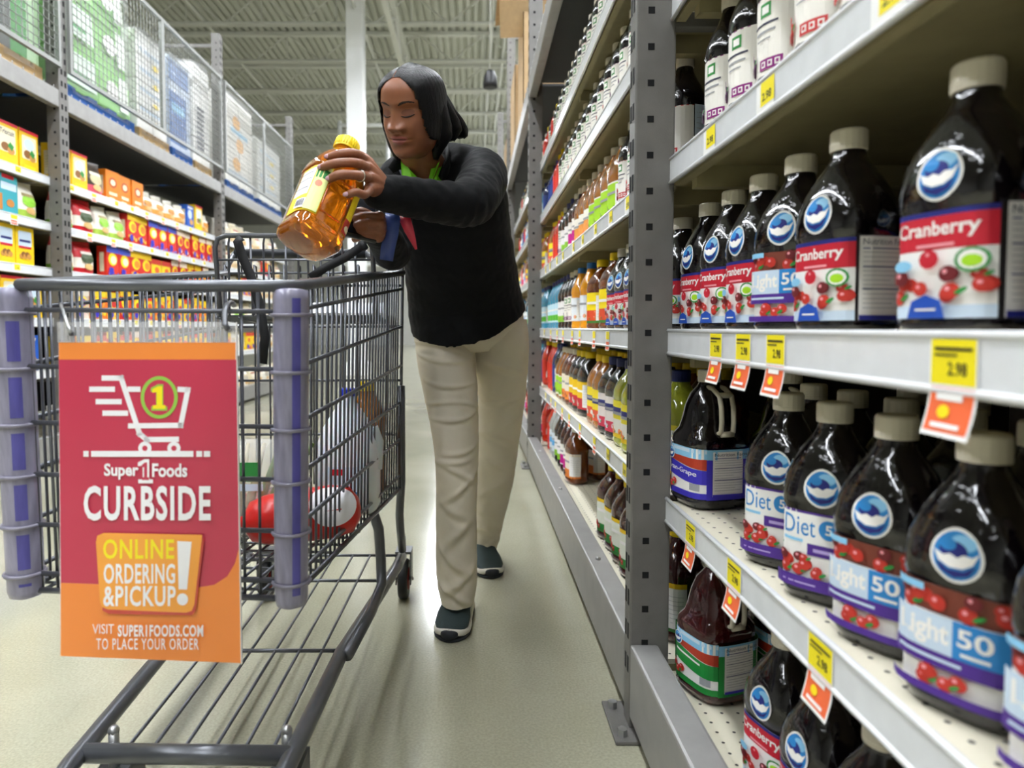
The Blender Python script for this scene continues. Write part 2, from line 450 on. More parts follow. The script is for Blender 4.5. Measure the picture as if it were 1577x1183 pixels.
# mesh guards above the left beams
mesh_m = mat('guard_wire', '8C8E8A', 0.4, metal=0.3)
def guard(y0, y1, label):
    t = empty('mesh_guard', (LX + .012, y0, 2.6)); tag(t, label, 'mesh guard', 'mesh guards on the left rack')
    H = .98; W = y1 - y0
    b = MB()
    b.box(-.012, .012, 0, W, 0, .028, mesh_m); b.box(-.012, .012, 0, W, H - .028, H, mesh_m)
    b.box(-.012, .012, 0, .026, .028, H - .028, mesh_m); b.box(-.012, .012, W - .026, W, .028, H - .028, mesh_m)
    b.build('guard_frame', t)
    b = MB(); n = int(W / .052)
    for k in range(1, n): b.tube([(0, W * k / n, .02), (0, W * k / n, H - .02)], .0033, mesh_m, n=4, smooth=False, caps=False)
    for k in range(1, 19): b.tube([(.004, .02, H * k / 19), (.004, W - .02, H * k / 19)], .0033, mesh_m, n=4, smooth=False, caps=False)
    b.build('wire_mesh', t)
for i, (lab) in enumerate(('above the nearest left bay', 'above the red snack bags', 'above the third left bay')):
    y = LY[i] + .1
    h = (PITCHY - .1) / 2
    guard(y, y + h, 'grey wire mesh guard, near panel ' + lab); guard(y + h, y + 2 * h, 'grey wire mesh guard, far panel ' + lab)
# ------------------------------------------------------------------ juice bottles
cap_white = mat('cap_cream', 'D9D2C0', 0.5); cap_yellow = mat('cap_yellow', 'F2D20E', 0.4); cap_blue = mat('cap_blue', '2E6FB8', 0.4)
cap_navy = mat('cap_navy', '25306F', 0.4)
def liquid(name, col, rough=0.06, trans=0.0):
    return mat('juice_' + name, col, rough, coat=1.0, spec=0.6, trans=trans, ior=1.36, bump=0.7, bscale=55)
L_DARK = liquid('black_grape', '0B070A', .05); L_RED = liquid('dark_red', '3A0E10'); L_AMBER = liquid('amber', 'C2761A', .05, .35); L_TEA = liquid('brown', '7A3A12', .05, .3)
L_ORANGE = liquid('orange', 'F0A014'); L_GREEN = liquid('pale_green', 'BFC93A', .06, .2); L_AQUA = liquid('aqua', '3C9CC4'); L_CLEAR = liquid('clear', 'DDE3E2', .06, .3)
L_SCAR = liquid('scarlet', 'D8331E'); L_NAVY = liquid('navy', '1E2C66')
W_ = paper('F4F2EE'); RED = paper('C81E32'); NAVY = paper('20267A'); PURP = paper('4E2A8C'); SKY = paper('8CC8EA'); BLU = paper('2A86CC'); GRN = paper('2E8B3E')
BERRY = paper('C23328'); LIME = paper('A8DC28'); YEL = paper('F8DA18'); ORG = paper('EE8A3C'); INK = paper('3C3C50'); PALEBLUE = paper('CBDDEE'); MAG = paper('C82A8C')
MAROON = paper('6E1C22'); INDIGO = paper('3A30B4'); GREY = paper('9A9CA0'); TEAL = paper('2A98A8'); PINK = paper('F2A0A8'); CREAM = paper('EEE2BE')

def prof_at(prof, z):
    if z <= prof[0][0]: return prof[0][1:]
    for p, q in zip(prof, prof[1:]):
        if z <= q[0]:
            k = (z - p[0]) / max(1e-9, q[0] - p[0]); return tuple(a + (b - a) * k for a, b in zip(p[1:], q[1:]))
    return prof[-1][1:]
def sup(a, b, n, ph):
    return (abs(cos(ph) / a) ** n + abs(sin(ph) / b) ** n) ** (-1.0 / n)
def ring(prof, z, n=28, off=0.0):
    a, b, e = prof_at(prof, z)
    return [Vector((-(sup(a, b, e, t) + off) * cos(t), -(sup(a, b, e, t) + off) * sin(t), z)) for t in (2 * pi * k / n for k in range(n))]
def skin(prof, R):
    """wrap for Print: u metres round from the front face (-X), positive towards -Y; v = height"""
    def f(u, v, h):
        a, b, e = prof_at(prof, v); t = u / R; r = sup(a, b, e, t) + h
        return Vector((-r * cos(t), -r * sin(t), v))
    return f
# profile rows: z, half width along X, half width along Y, squareness
P_BIG = [(0, .040, .046, 3), (.004, .047, .054, 3.2), (.016, .051, .0585, 3.4), (.020, .0495, .057, 3.4), (.128, .0495, .057, 3.4), (.133, .052, .0595, 3.4), (.150, .053, .060, 3.2),
         (.172, .0505, .057, 3), (.192, .045, .050, 2.7), (.210, .037, .041, 2.4), (.226, .0285, .030, 2.1), (.238, .0225, .0225, 2), (.247, .0205, .0205, 2), (.250, .0205, .0205, 2)]
P_JUG = [(0, .050, .050, 3.2), (.005, .060, .060, 3.6), (.018, .066, .066, 4), (.024, .0645, .0645, 4), (.130, .0645, .0645, 4), (.136, .066, .066, 4), (.150, .065, .065, 3.6), (.165, .056, .056, 3),
         (.185, .052, .052, 2.6), (.215, .047, .047, 2.4), (.240, .038, .038, 2.2), (.255, .026, .026, 2), (.262, .022, .022, 2), (.266, .022, .022, 2)]
P_ROUND = [(0, .036, .036, 2), (.005, .046, .046, 2), (.02, .050, .050, 2), (.035, .047, .047, 2), (.042, .0485, .0485, 2), (.165, .0485, .0485, 2), (.172, .051, .051, 2), (.19, .0495, .0495, 2), (.215, .040, .040, 2),
           (.235, .029, .029, 2), (.252, .021, .021, 2), (.262, .019, .019, 2), (.266, .019, .019, 2)]
P_GRIP = [(0, .040, .050, 3), (.005, .048, .058, 3.2), (.02, .0525, .0615, 3.4), (.028, .050, .059, 3.4), (.150, .050, .059, 3.4), (.158, .053, .062, 3.2), (.180, .0525, .061, 2.8), (.205, .045, .050, 2.4),
          (.222, .035, .037, 2.1), (.236, .025, .025, 2), (.246, .0215, .0215, 2), (.251, .0215, .0215, 2)]
def cap_mesh(b, z, r, h, m):
    prof = [(z, r * .98), (z + h * .2, r), (z + h * .22, r * .975), (z + h * .26, r), (z + h * .9, r * .985), (z + h, r * .9)]
    n = 20
    b.loft([[Vector((q * cos(2 * pi * k / n), q * sin(2 * pi * k / n), zz)) for k in range(n)] for zz, q in prof], m, smooth=False)
def body_mesh(prof, m, n=28, ribs=None):
    b = MB(); zs = [p[0] for p in prof]
    b.loft([ring(prof, z, n) for z in zs], m); return b
def wave_logo(pr, u, v, s):
    """oval shoulder badge: white rim, light and deep blue swirl with a white crest"""
    pr.ell(u, v, s, s * 1.12, W_, 24); pr.ell(u, v, s * .88, s * .99, BLU, 24)
    pr.ell(u + s * .25, v + s * .55, s * .5, s * .32, SKY, 16); pr.ell(u - s * .1, v + s * .22, s * .55, s * .36, NAVY, 16); pr.ell(u - s * .32, v + s * .42, s * .34, s * .26, BLU, 12)
    pr.poly([(u - s * .84, v + s * .12), (u - s * .62, v - s * .3), (u - s * .2, v - s * .5), (u + s * .3, v - s * .46), (u + s * .64, v - s * .22), (u + s * .86, v + s * .3), (u + s * .62, v + .08 * s), (u + s * .3, v + .1 * s), (u + .08 * s, v - .06 * s), (u - .2 * s, v + .06 * s), (u - .45 * s, v - .04 * s)], W_)
    pr.poly([(u - s * .72, v - s * .3), (u - s * .5, v - s * .68), (u, v - s * .88), (u + s * .5, v - s * .68), (u + s * .76, v - s * .22), (u + .35 * s, v - .56 * s), (u - .25 * s, v - .6 * s)], NAVY)
def berries(pr, u0, u1, v0, v1, n, r, m=None, seed=3, leaf=True):
    rr = random.Random(seed)
    for k in range(n):
        u = rr.uniform(u0, u1); v = rr.uniform(v0, v1); q = r * rr.uniform(.75, 1.15)
        pr.ell(u, v, q, q, m or (BERRY if rr.random() < .7 else MAROON), 10); pr.ell(u - q * .3, v + q * .3, q * .3, q * .3, PINK, 6)
        if leaf and rr.random() < .35: pr.ell(u + q, v, q * .7, q * .3, GRN, 8, rot=.6)
def facts(pr, u0, u1, v0, v1, ink=None, title=True):
    ink = ink or NAVY; h = v1 - v0
    pr.rect(u0, v0, u1, v1, W_, 5); a = u0 + .003; c = u1 - .003
    if title: pr.text('Nutrition Facts', a, v1 - h * .1, c, v1 - h * .03, INK)
    for k, q in enumerate((.14, .36, .62)): pr.rect(a, v1 - h * q - .0012, c, v1 - h * q, ink, 4)
    rr = random.Random(5)
    for k in range(13):
        y = v1 - h * (.19 + k * .055)
        pr.rect(a, y - .0007, a + (c - a) * rr.uniform(.55, 1), y, GREY, 3)
def lab_cranberry(pr, z0, z1):
    h = z1 - z0
    pr.rect(-.052, z0, .052, z1, W_, 14); pr.rect(-.052, z1 - h * .36, .052, z1 - h * .05, RED, 14); pr.rect(-.052, z1 - h * .05, .052, z1, NAVY, 14)
    pr.text('Cranberry', -.043, z1 - h * .27, .04, z1 - h * .09, W_, .02); pr.rect(-.02, z1 - h * .335, .02, z1 - h * .305, PINK, 4)
    pr.rect(-.052, z0, .052, z0 + h * .12, PALEBLUE, 12)
    berries(pr, -.045, .045, z0 + h * .2, z0 + h * .42, 13, .0075); pr.ell(-.028, z0 + h * .5, .01, .006, SKY, 10); pr.ell(.034, z0 + h * .52, .012, .012, GRN, 14); pr.ell(.034, z0 + h * .52, .0095, .0095, W_, 12); pr.ell(.034, z0 + h * .51, .007, .006, LIME, 10)
    berries(pr, -.008, .004, z0 + h * .45, z0 + h * .58, 2, .009, RED, 5)
    pr.poly([(-.02, z0), (.016, z0), (.012, z0 + h * .16), (-.002, z0 + h * .22), (-.016, z0 + h * .16)], paper('1E4FB4'))
    pr.rect(-.012, z0 + h * .07, .008, z0 + h * .09, W_, 2)
    facts(pr, .054, .112, z0, z1)
    pr.rect(.054, z0, .112, z0 + h * .06, NAVY, 5)
def lab_light(pr, z0, z1):
    h = z1 - z0
    pr.rect(-.052, z0, .052, z1, W_, 14); pr.rect(-.052, z1 - h * .26, .052, z1, paper('7A3A2A'), 14); berries(pr, -.045, .045, z1 - h * .2, z1 - h * .05, 10, .008)
    pr.rect(-.052, z1 - h * .07, -.022, z1, SKY, 4)
    pr.rect(-.052, z1 - h * .62, .004, z1 - h * .26, PALEBLUE, 10); pr.rect(.004, z1 - h * .62, .052, z1 - h * .26, BLU, 6)
    pr.text('Light', -.043, z1 - h * .57, .001, z1 - h * .31, W_, .03); pr.text('50', .008, z1 - h * .48, .034, z1 - h * .31, W_, .02); pr.rect(.011, z1 - h * .56, .032, z1 - h * .53, W_, 2)
    pr.rect(-.052, z0 + h * .26, .052, z0 + h * .4, PURP, 12); pr.rect(-.044, z0 + h * .32, .012, z0 + h * .35, PALEBLUE, 6)
    berries(pr, -.02, .01, z0 + h * .13, z0 + h * .24, 5, .007); pr.rect(-.052, z0, .052, z0 + h * .08, PURP, 12)
    facts(pr, .054, .112, z0, z1, PURP)
def lab_diet(pr, z0, z1):
    h = z1 - z0
    pr.rect(-.052, z0, .052, z1, W_, 14); pr.rect(-.052, z1 - h * .03, .052, z1, PURP, 12)
    pr.text('Diet', -.046, z1 - h * .32, -.004, z1 - h * .07, BLU, 0); pr.ell(.014, z1 - h * .2, .0135, .0135, BLU, 18); pr.text('5', .0095, z1 - h * .26, .0185, z1 - h * .13, W_, .02)
    pr.rect(-.046, z1 - h * .41, -.02, z1 - h * .37, SKY, 3)
    pr.rect(-.014, z1 - h * .56, .052, z1 - h * .41, PURP, 9); pr.rect(-.006, z1 - h * .51, .04, z1 - h * .465, paper('B8A4DC'), 6)
    berries(pr, -.044, -.014, z0 + h * .22, z0 + h * .42, 9, .0075); berries(pr, .0, .006, z0 + h * .22, z0 + h * .3, 2, .007)
    pr.ell(.03, z0 + h * .3, .013, .010, GRN, 14); pr.ell(.03, z0 + h * .3, .0095, .007, W_, 12); pr.ell(.03, z0 + h * .285, .007, .004, BERRY, 10)
    pr.rect(-.052, z0, .052, z0 + h * .16, PURP, 12); pr.rect(-.04, z0 + h * .06, .0, z0 + h * .08, paper('B8A4DC'), 4)
    facts(pr, .054, .112, z0, z1, PURP)
def lab_jug(main, title, accent='B43A22'):
    def f(pr, z0, z1):
        h = z1 - z0; A = paper(accent)
        pr.rect(-.062, z0, .062, z1, W_, 14); pr.rect(-.062, z1 - h * .22, .062, z1, SKY, 12); pr.rect(-.062, z1 - h * .09, .062, z1 - h * .02, PALEBLUE, 10)
        pr.wave(-.062, .062, lambda t: z1 - h * .2, lambda t: z1 - h * (.28 + .14 * t), A)
        pr.wave(-.062, .062, lambda t: z1 - h * (.25 + .17 * t + .03 * sin(3 * t)), lambda t: z1 - h * (.56 + .14 * t + .04 * sin(3 * t)), main)
        if not title: pr.wave(-.04, .03, lambda t: z1 - h * (.40 + .06 * t), lambda t: z1 - h * (.44 + .06 * t), W_)
        else: pr.text(title, -.05, z1 - h * .53, .045, z1 - h * .4, W_, .01, rise=-.06)
        pr.rect(-.062, z0, .062, z0 + h * .12, main, 12); pr.rect(.03, z0 + h * .16, .05, z0 + h * .3, GREY, 3); berries(pr, -.05, -.02, z0 + h * .18, z0 + h * .32, 5, .007)
        wave_logo(pr, -.03, z1 - h * .17, .012)
        pr.rect(.062, z0, .196, z1, main, 18); pr.rect(.062, z1 - h * .2, .196, z1, SKY, 18); facts(pr, .072, .145, z0 + h * .07, z1 - h * .04, NAVY); pr.rect(.072, z0 + h * .07, .145, z0 + h * .12, INDIGO, 6)
        pr.rect(-.196, z0, -.062, z1, main, 18)
    return f
def lab_white(box, fruit):
    def f(pr, z0, z1):
        h = z1 - z0; B = paper(box)
        pr.rect(-.07, z0, .07, z1, paper('F3F0E8'), 14); pr.rect(-.07, z1 - .0016, .07, z1, B, 10)
        pr.rect(-.008, z1 - h * .26, .014, z1 - h * .08, GRN, 3); pr.rect(-.004, z1 - h * .22, .01, z1 - h * .12, W_, 2)
        pr.rect(-.026, z1 - h * .36, .026, z1 - h * .33, INK, 4); pr.rect(-.02, z1 - h * .46, .022, z1 - h * .43, GREY, 4); pr.rect(-.016, z1 - h * .55, .014, z1 - h * .53, GREY, 4)
        pr.rect(-.006, z0 + h * .06, .034, z0 + h * .2, B, 5); [pr.rect(-.002 + .012 * q, z0 + h * .09, .006 + .012 * q, z0 + h * .17, W_) for q in range(3)]; [pr.rect(.0 + .012 * q, z0 + h * .11, .004 + .012 * q, z0 + h * .15, B) for q in range(3)]
        berries(pr, -.05, -.02, z0 + h * .1, z0 + h * .35, 6, .008, paper(fruit))
        pr.rect(.07, z0, .11, z1, PALEBLUE, 5)
        for k in range(6): pr.rect(.074, z1 - h * (.15 + .1 * k) - .001, .104, z1 - h * (.15 + .1 * k), GREY, 3)
    return f
def lab_blocks(bands, wide=.075, dots=None, words=None):
    """bands: (from, to, colour) up the label; dots: (colour, n) fruit; words: (text, colour)"""
    def f(pr, z0, z1):
        h = z1 - z0
        for a, b, c in bands: pr.rect(-wide, z0 + h * a, wide, z0 + h * b, paper(c), 12)
        if dots: berries(pr, -.04, .04, z0 + h * .12, z0 + h * .4, dots[1], .009, paper(dots[0]), 4)
        if words: pr.text(words[0], -.035, z0 + h * .58, .035, z0 + h * .78, paper(words[1]), .015)
        else: pr.rect(-.03, z0 + h * .62, .03, z0 + h * .7, GREY if bands[0][2] > 'D' else W_, 5)
        pr.rect(.03, z0 + h * .08, wide * .98, z0 + h * .9, W_, 5)
        for k in range(7): pr.rect(.035, z0 + h * (.2 + .09 * k), wide * .9, z0 + h * (.2 + .09 * k) + .0008, GREY, 3)
    return f
KINDS = {}
def bottle_proto(key, prof, liq, capm, label, z0, z1, capr=.0235, caph=.028, badge=False, handle=False, scale=1.0, joined=False):
    t = empty('juice_bottle') if not joined else None
    R = (prof_at(prof, (z0 + z1) / 2)[0] + prof_at(prof, (z0 + z1) / 2)[1]) / 2
    body = body_mesh(prof, liq); zt = prof[-1][0]
    cp = MB() if not joined else body
    cap_mesh(cp, zt - .002, capr, caph, capm)
    lb = MB() if not joined else body
    pr = Print(); label(pr, z0, z1); pr.put(lb, skin(prof, R), .00018, .0007)
    if joined:
        KINDS[key] = body.build('juice_bottle'); return
    if badge:
        pr2 = Print(); a, b_, e = prof_at(prof, .16); wave_logo(pr2, .004, badge, .0235); pr2.put(lb, skin(prof, (a + b_) / 2), .00025, .0012)
    body.build('bottle_body', t)
    cp.build('cap', t); lb.build('label', t)
    if handle:
        hm = mat('handle_cream', 'CFC7B2', 0.5); hb = MB()
        pts = [(-.012, -.0, .255), (-.012, -.03, .252), (-.012, -.055, .238), (-.012, -.062, .215), (-.012, -.064, .185), (-.012, -.062, .165), (-.012, -.048, .158), (-.012, -.042, .168)]
        for dx in (-.014, .014):
            hb.tube([(p[0] + .012 + dx, p[1] - .004, p[2]) for p in pts], .0052, hm, n=8)
        hb.tube([(-.014, -.058, .240), (.014, -.058, .240)], .006, hm, n=8); hb.tube([(-.014, -.066, .160), (.014, -.066, .160)], .006, hm, n=8)
        hb.build('handle', t)
    KINDS[key] = t
bottle_proto('cranberry', P_BIG, L_DARK, cap_white, lab_cranberry, .021, .127, badge=.162)
bottle_proto('light', P_BIG, L_DARK, cap_white, lab_light, .021, .127, badge=.162)
bottle_proto('diet', P_BIG, L_DARK, cap_white, lab_diet, .021, .127, badge=.162)
bottle_proto('jug_purple', P_JUG, L_DARK, cap_white, lab_jug(INDIGO, 'Cran-Grape'), .025, .129, .024, .026, handle=True)
bottle_proto('jug_green', P_JUG, L_RED, cap_white, lab_jug(paper('1E8A3A'), None), .025, .129, .024, .026, handle=True)
bottle_proto('white_purple', P_ROUND, L_DARK, cap_white, lab_white('8A1E78', '6A2A6A'), .043, .164, .021, .026)
bottle_proto('white_red', P_ROUND, L_DARK, cap_white, lab_white('C83A3A', 'C83228'), .043, .164, .021, .026)
bottle_proto('white_green', P_ROUND, L_DARK, cap_white, lab_white('4E9A2A', '86B43A'), .043, .164, .021, .026)
bottle_proto('apple', P_GRIP, L_TEA, cap_yellow, lab_blocks([(0, .08, '3A7A2A'), (.08, .42, 'DC4A28'), (.42, 1, 'F6DC10')], .06, ('E8602A', 5)), .03, .148)
bottle_proto('orange', P_ROUND, L_ORANGE, cap_blue, lab_blocks([(0, 1, 'E6ECF2')], .08, ('F0A878', 3)), .043, .15, .021, .026)
bottle_proto('amber_green', P_BIG, L_AMBER, cap_white, lab_blocks([(0, 1, 'F2EFE2'), (.1, .95, 'A8DC28')], .055, ('6CA020', 3)), .021, .127)
bottle_proto('amber_orange', P_BIG, L_AMBER, cap_white, lab_blocks([(0, 1, 'F2EFE2'), (.05, .6, 'F0A050')], .06, ('E87828', 4)), .021, .127)
bottle_proto('grape_yellow', P_GRIP, L_DARK, cap_yellow, lab_blocks([(0, .4, 'C82A38'), (.4, 1, 'F4C818')], .06, ('E8E0D8', 2)), .03, .148)
bottle_proto('gold_navy', P_GRIP, L_AMBER, cap_yellow, lab_blocks([(0, .35, 'E85C3A'), (.35, 1, 'F6DE28'), (.55, .72, '28327A')], .075, ('F2F0EA', 3)), .03, .148)
bottle_proto('green_navy', P_GRIP, L_GREEN, cap_navy, lab_blocks([(0, .12, 'F2D020'), (.12, .5, 'F0EEE6'), (.5, 1, 'F6E63A'), (.66, .82, '28327A')], .085, ('EE8A3C', 3)), .03, .148)
bottle_proto('red_pink', P_GRIP, L_DARK, cap_navy, lab_blocks([(0, .3, 'D83A58'), (.3, 1, 'EEE6E0'), (.6, .8, '28327A')], .075, ('E8E0F0', 3)), .03, .148)
bottle_proto('magenta', P_ROUND, L_RED, cap_white, lab_blocks([(0, 1, 'F3F0E8'), (.05, .5, 'C81E8C')], .06, None), .043, .15, .021, .026)
bottle_proto('dark_white', P_ROUND, L_DARK, cap_navy, lab_blocks([(0, 1, 'F0EEEE'), (.0, .3, '8CC63A')], .07, None), .043, .15, .021, .026)
bottle_proto('prune', P_GRIP, L_RED, cap_yellow, lab_blocks([(0, .1, '3A7A3A'), (.1, .9, 'E6EADA'), (.9, 1, 'F2C81E'), (.1, .25, '2E8B3E')], .075, ('C04038', 3)), .03, .148)
bottle_proto('aqua', P_ROUND, L_AQUA, cap_navy, lab_blocks([(0, 1, 'BFE0EE'), (.1, .4, '5AB83A')], .06, None), .043, .15, .021, .026)
bottle_proto('scarlet', P_ROUND, L_SCAR, cap_yellow, lab_blocks([(0, 1, 'D8331E'), (.2, .6, 'F6DE28')], .09, None), .043, .17, .021, .026)
bottle_proto('navy', P_ROUND, L_NAVY, cap_navy, lab_blocks([(0, 1, '24408A'), (.2, .5, 'E8ECF4')], .09, None), .043, .17, .021, .026)
bottle_proto('clear', P_ROUND, L_CLEAR, cap_blue, lab_blocks([(0, 1, 'DCE8F0'), (.3, .6, '5AA8DC')], .07, None), .043, .15, .021, .026)
bottle_proto('brown_orange', P_GRIP, L_TEA, cap_white, lab_blocks([(0, .35, 'EE8A3C'), (.35, 1, 'F0E6D2')], .085, ('C8602A', 2)), .03, .148)
DESC = {'cranberry': 'black bottle, red cranberry label', 'light': 'black bottle, light blue label', 'diet': 'black bottle, white diet label',
        'jug_purple': 'dark jug, indigo label, cream handle', 'jug_green': 'dark jug, green label, cream handle', 'white_purple': 'dark bottle, white label, purple box',
        'white_red': 'dark bottle, white label, red box', 'white_green': 'dark bottle, white label, green box', 'apple': 'brown juice bottle, yellow cap',
        'orange': 'orange juice bottle, blue cap', 'amber_green': 'amber bottle, lime green label', 'amber_orange': 'amber bottle, pale orange label',
        'grape_yellow': 'dark bottle, yellow and red label', 'gold_navy': 'golden juice bottle, yellow label', 'green_navy': 'pale green bottle, yellow label', 'red_pink': 'dark bottle, pink and white label',
        'magenta': 'dark red bottle, magenta label', 'dark_white': 'dark bottle, plain white label', 'prune': 'red-brown bottle, pale green label', 'aqua': 'aqua blue drink bottle',
        'scarlet': 'scarlet juice bottle', 'navy': 'navy blue juice bottle', 'clear': 'clear drink bottle', 'brown_orange': 'brown bottle, cream-orange label'}
SHELFNAME = ['bottom shelf', 'second shelf up', 'third shelf up', 'fourth shelf up', 'fifth shelf up', 'sixth shelf up']
BAYN = {1: 'nearest right bay', 2: 'second right bay', 3: 'third right bay'}
used_kind = set()
nbot = 0
def place(key, x, y, z, label, group, rz=0.0, s=1.0):
    global nbot
    src = KINDS[key]
    if key in used_kind: o = copy_tree(src)
    else: used_kind.add(key); o = src
    o.location = (x, y, z); o.rotation_euler = (0, 0, rz); o.scale = (s, s, s)
    tag(o, label, 'bottle', group); nbot += 1
    return o
BX = .505
TURN = {'cranberry': .26, 'light': .58, 'diet': .64, 'jug_purple': .34, 'jug_green': .34, 'white_purple': .3, 'white_red': .3, 'white_green': .3}
def shelf_run(bay, si, items, group):
    """items: (kind, distance along the aisle, row)"""
    z = R_SHELF[si]; cnt = {}
    rows = {0: 'front', 1: 'second', 2: 'third'}
    for k in sorted(items, key=lambda q: q[1]):
        key, y, row = k[0], k[1], k[2]
        cnt[row] = cnt.get(row, 0) + 1
        lab = '%s, %s in %s row, %s, %s' % (DESC[key], ORD[cnt[row] - 1], rows[row], SHELFNAME[si], BAYN[bay])
        x = BX + .125 * row + (k[3] if len(k) > 3 else 0)
        place(key, x, y, z + .0005, lab, group, TURN.get(key, .3) + random.uniform(-.12, .12))
G1 = 'big dark juice bottles in the nearest right bay'
C_, LI, DI, JP, JG = 'cranberry', 'light', 'diet', 'jug_purple', 'jug_green'
shelf_run(1, 2, [(C_, .52, 0), (C_, .695, 0), (C_, .93, 0), (LI, 1.065, 0), (C_, 1.20, 0), (C_, 1.335, 0), (C_, 1.47, 0), (C_, .85, 1), (C_, .60, 1)], G1)
shelf_run(1, 1, [(LI, .53, 0), (LI, .67, 0), (LI, .81, 0), (DI, .95, 0), (DI, 1.09, 0), (JP, 1.46, 0), (LI, .62, 1), (LI, .75, 1), (LI, .87, 1), (DI, 1.0, 1), (DI, 1.13, 1), (C_, 1.26, 1), (JP, 1.42, 1, .03), (LI, .7, 2), (LI, .86, 2), (DI, 1.03, 2), (DI, 1.17, 2)], G1)
shelf_run(1, 0, [(C_, .82, 0), (C_, .95, 0), (C_, 1.08, 0), (JG, 1.40, 0), (JG, 1.43, 1, .03), (C_, .88, 1), (C_, 1.02, 1), (C_, 1.15, 1)], G1)
shelf_run(1, 3, [('white_red', .62, 0), ('white_red', .74, 0), ('white_red', .86, 0), ('white_red', .98, 0), ('white_purple', 1.11, 0), ('white_purple', 1.235, 0), ('white_purple', 1.36, 0)], G1)
shelf_run(1, 4, [('white_purple', 1.2, 0), ('white_green', 1.32, 0), ('white_red', 1.44, 0)], G1)

def run(bay, si, seq, y0, step, group, rows=1, skip=(), row2=None):
    it = [(k, y0 + step * i, 0) for i, k in enumerate(seq) if k]
    if rows > 1:
        it += [((row2 or seq)[i % len(row2 or seq)] or 'apple', y0 + step * (i + .5), 1) for i in range(len(seq)) if i not in skip]
    shelf_run(bay, si, it, group)
G2 = 'juice bottles in the second right bay'; G3 = 'juice bottles in the third right bay'
WR, WP, WG, AP, OR_, AG, AO, GY, GN, GV, RP, MG, DW, PR, AQ, SC_, NV, CL, BO = ('white_red', 'white_purple', 'white_green', 'apple', 'orange', 'amber_green', 'amber_orange', 'grape_yellow', 'gold_navy',
    'green_navy', 'red_pink', 'magenta', 'dark_white', 'prune', 'aqua', 'scarlet', 'navy', 'clear', 'brown_orange')
Y2 = 1.66; ST = .128
run(2, 0, [PR, PR, PR, PR, PR, PR, PR, None, None, None, None, None, None, BO, MG, MG, DW, DW, CL, CL, SC_], Y2, ST, G2)
shelf_run(2, 0, [(BO, 3.42, 1), (AP, 3.56, 1), (AP, 3.3, 2)], G2)
run(2, 1, [GV, GV, GV, GV, GV, RP, RP, GN, GN, None, GY, GY, GY, BO, BO, AG, AG, DW, NV, SC_, SC_], Y2, ST, G2, 2, (), [AP, AP, GN, AP, GN, AP, BO, AP])
run(2, 2, [C_, C_, C_, C_, C_, C_, AP, None, AP, None, OR_, None, OR_, WP, WP, DW, DW, AQ, AQ, AQ, AQ], Y2, ST, G2)
run(2, 3, [WR, WR, WR, WR, WR, AG, AG, AG, AG, AO, AO, AO, MG, MG, DW, DW, WP, SC_, SC_, GN, SC_], Y2, ST, G2)
run(2, 4, [WP, WR, WR, WR, WP, WP, WR, WR, WP, WP, WG, WG, WR, WR, WG, WG, WP, SC_, SC_, NV, NV], Y2, ST, G2)
run(2, 5, [WR, WR, WP, WP, WR, WR, WR, WG, WG, WR, WR, WP, WP, WG, WG, WR, WP, WP, WR, SC_, WP], Y2, ST, G2)
Y3 = 4.55
run(3, 0, [SC_, MG, CL, CL, DW, SC_, AQ, CL, SC_, MG, CL, DW, SC_, SC_, CL], Y3, .17, G3)
run(3, 1, [SC_, NV, AQ, AQ, CL, SC_, NV, AQ, GN, CL, AQ, SC_, NV, CL, SC_], Y3, .17, G3)
run(3, 2, [AQ, AQ, CL, AQ, CL, AQ, SC_, CL, AQ, DW, CL, MG, AQ, CL, SC_], Y3, .17, G3)
run(3, 3, [GN, SC_, GN, SC_, AO, SC_, MG, CL, GN, SC_, CL, MG, SC_, CL, GN], Y3, .17, G3)
run(3, 4, [NV, AQ, NV, CL, SC_, CL, MG, SC_, CL, CL, SC_, NV, CL, MG, SC_], Y3, .17, G3)
run(3, 5, [SC_, WR, WP, CL, SC_, WR, WG, SC_, CL, MG, WR, WP, SC_, CL, WR], Y3, .17, G3)
# ------------------------------------------------------------------ price tags clipped in the rails
tag_white = paper('F2F2F0'); tag_yel = paper('F7E51C'); tag_org = paper('E8693C'); tag_ink = paper('3A3420')
def price_tag(style, w, yel=True, price='2.98'):
    pr = Print(); h = .055
    if style == 'long':
        pr.rect(-w / 2, -.068, w / 2, .018, tag_white, 1, 12); pr.rect(-w / 2 + .002, -.022, w / 2 - .002, .018, tag_yel, 1, 2); pr.rect(-w / 2 + .003, -.064, w / 2 - .003, -.025, tag_org, 1, 8)
        pr.text(price, -w * .1, -.014, w * .3, -.002, tag_ink, .02); pr.rect(-w * .38, .008, w * .4, .011, tag_ink); pr.rect(-w * .38, .003, w * .1, .005, tag_ink)
        pr.rect(-w * .3, -.036, w * .25, -.030, W_); pr.ell(-w * .1, -.046, .008, .006, YEL, 10); pr.rect(-w * .3, -.06, w * .3, -.056, W_)
    elif style == 'yellow':
        pr.rect(-w / 2, -.03, w / 2, .016, tag_white); pr.rect(-w * .25, -.018, w / 2, .016, tag_yel); pr.text(price, -w * .15, -.012, w * .35, .0, tag_ink, .02)
    else:
        pr.rect(-w / 2, -.045, w / 2, .016, tag_white, 1, 9); pr.rect(-w * .4, -.042, w * .4, -.018, tag_org, 1, 6); pr.rect(-w * .4, -.01, w * .45, .014, tag_yel)
    return pr
_tags = {}
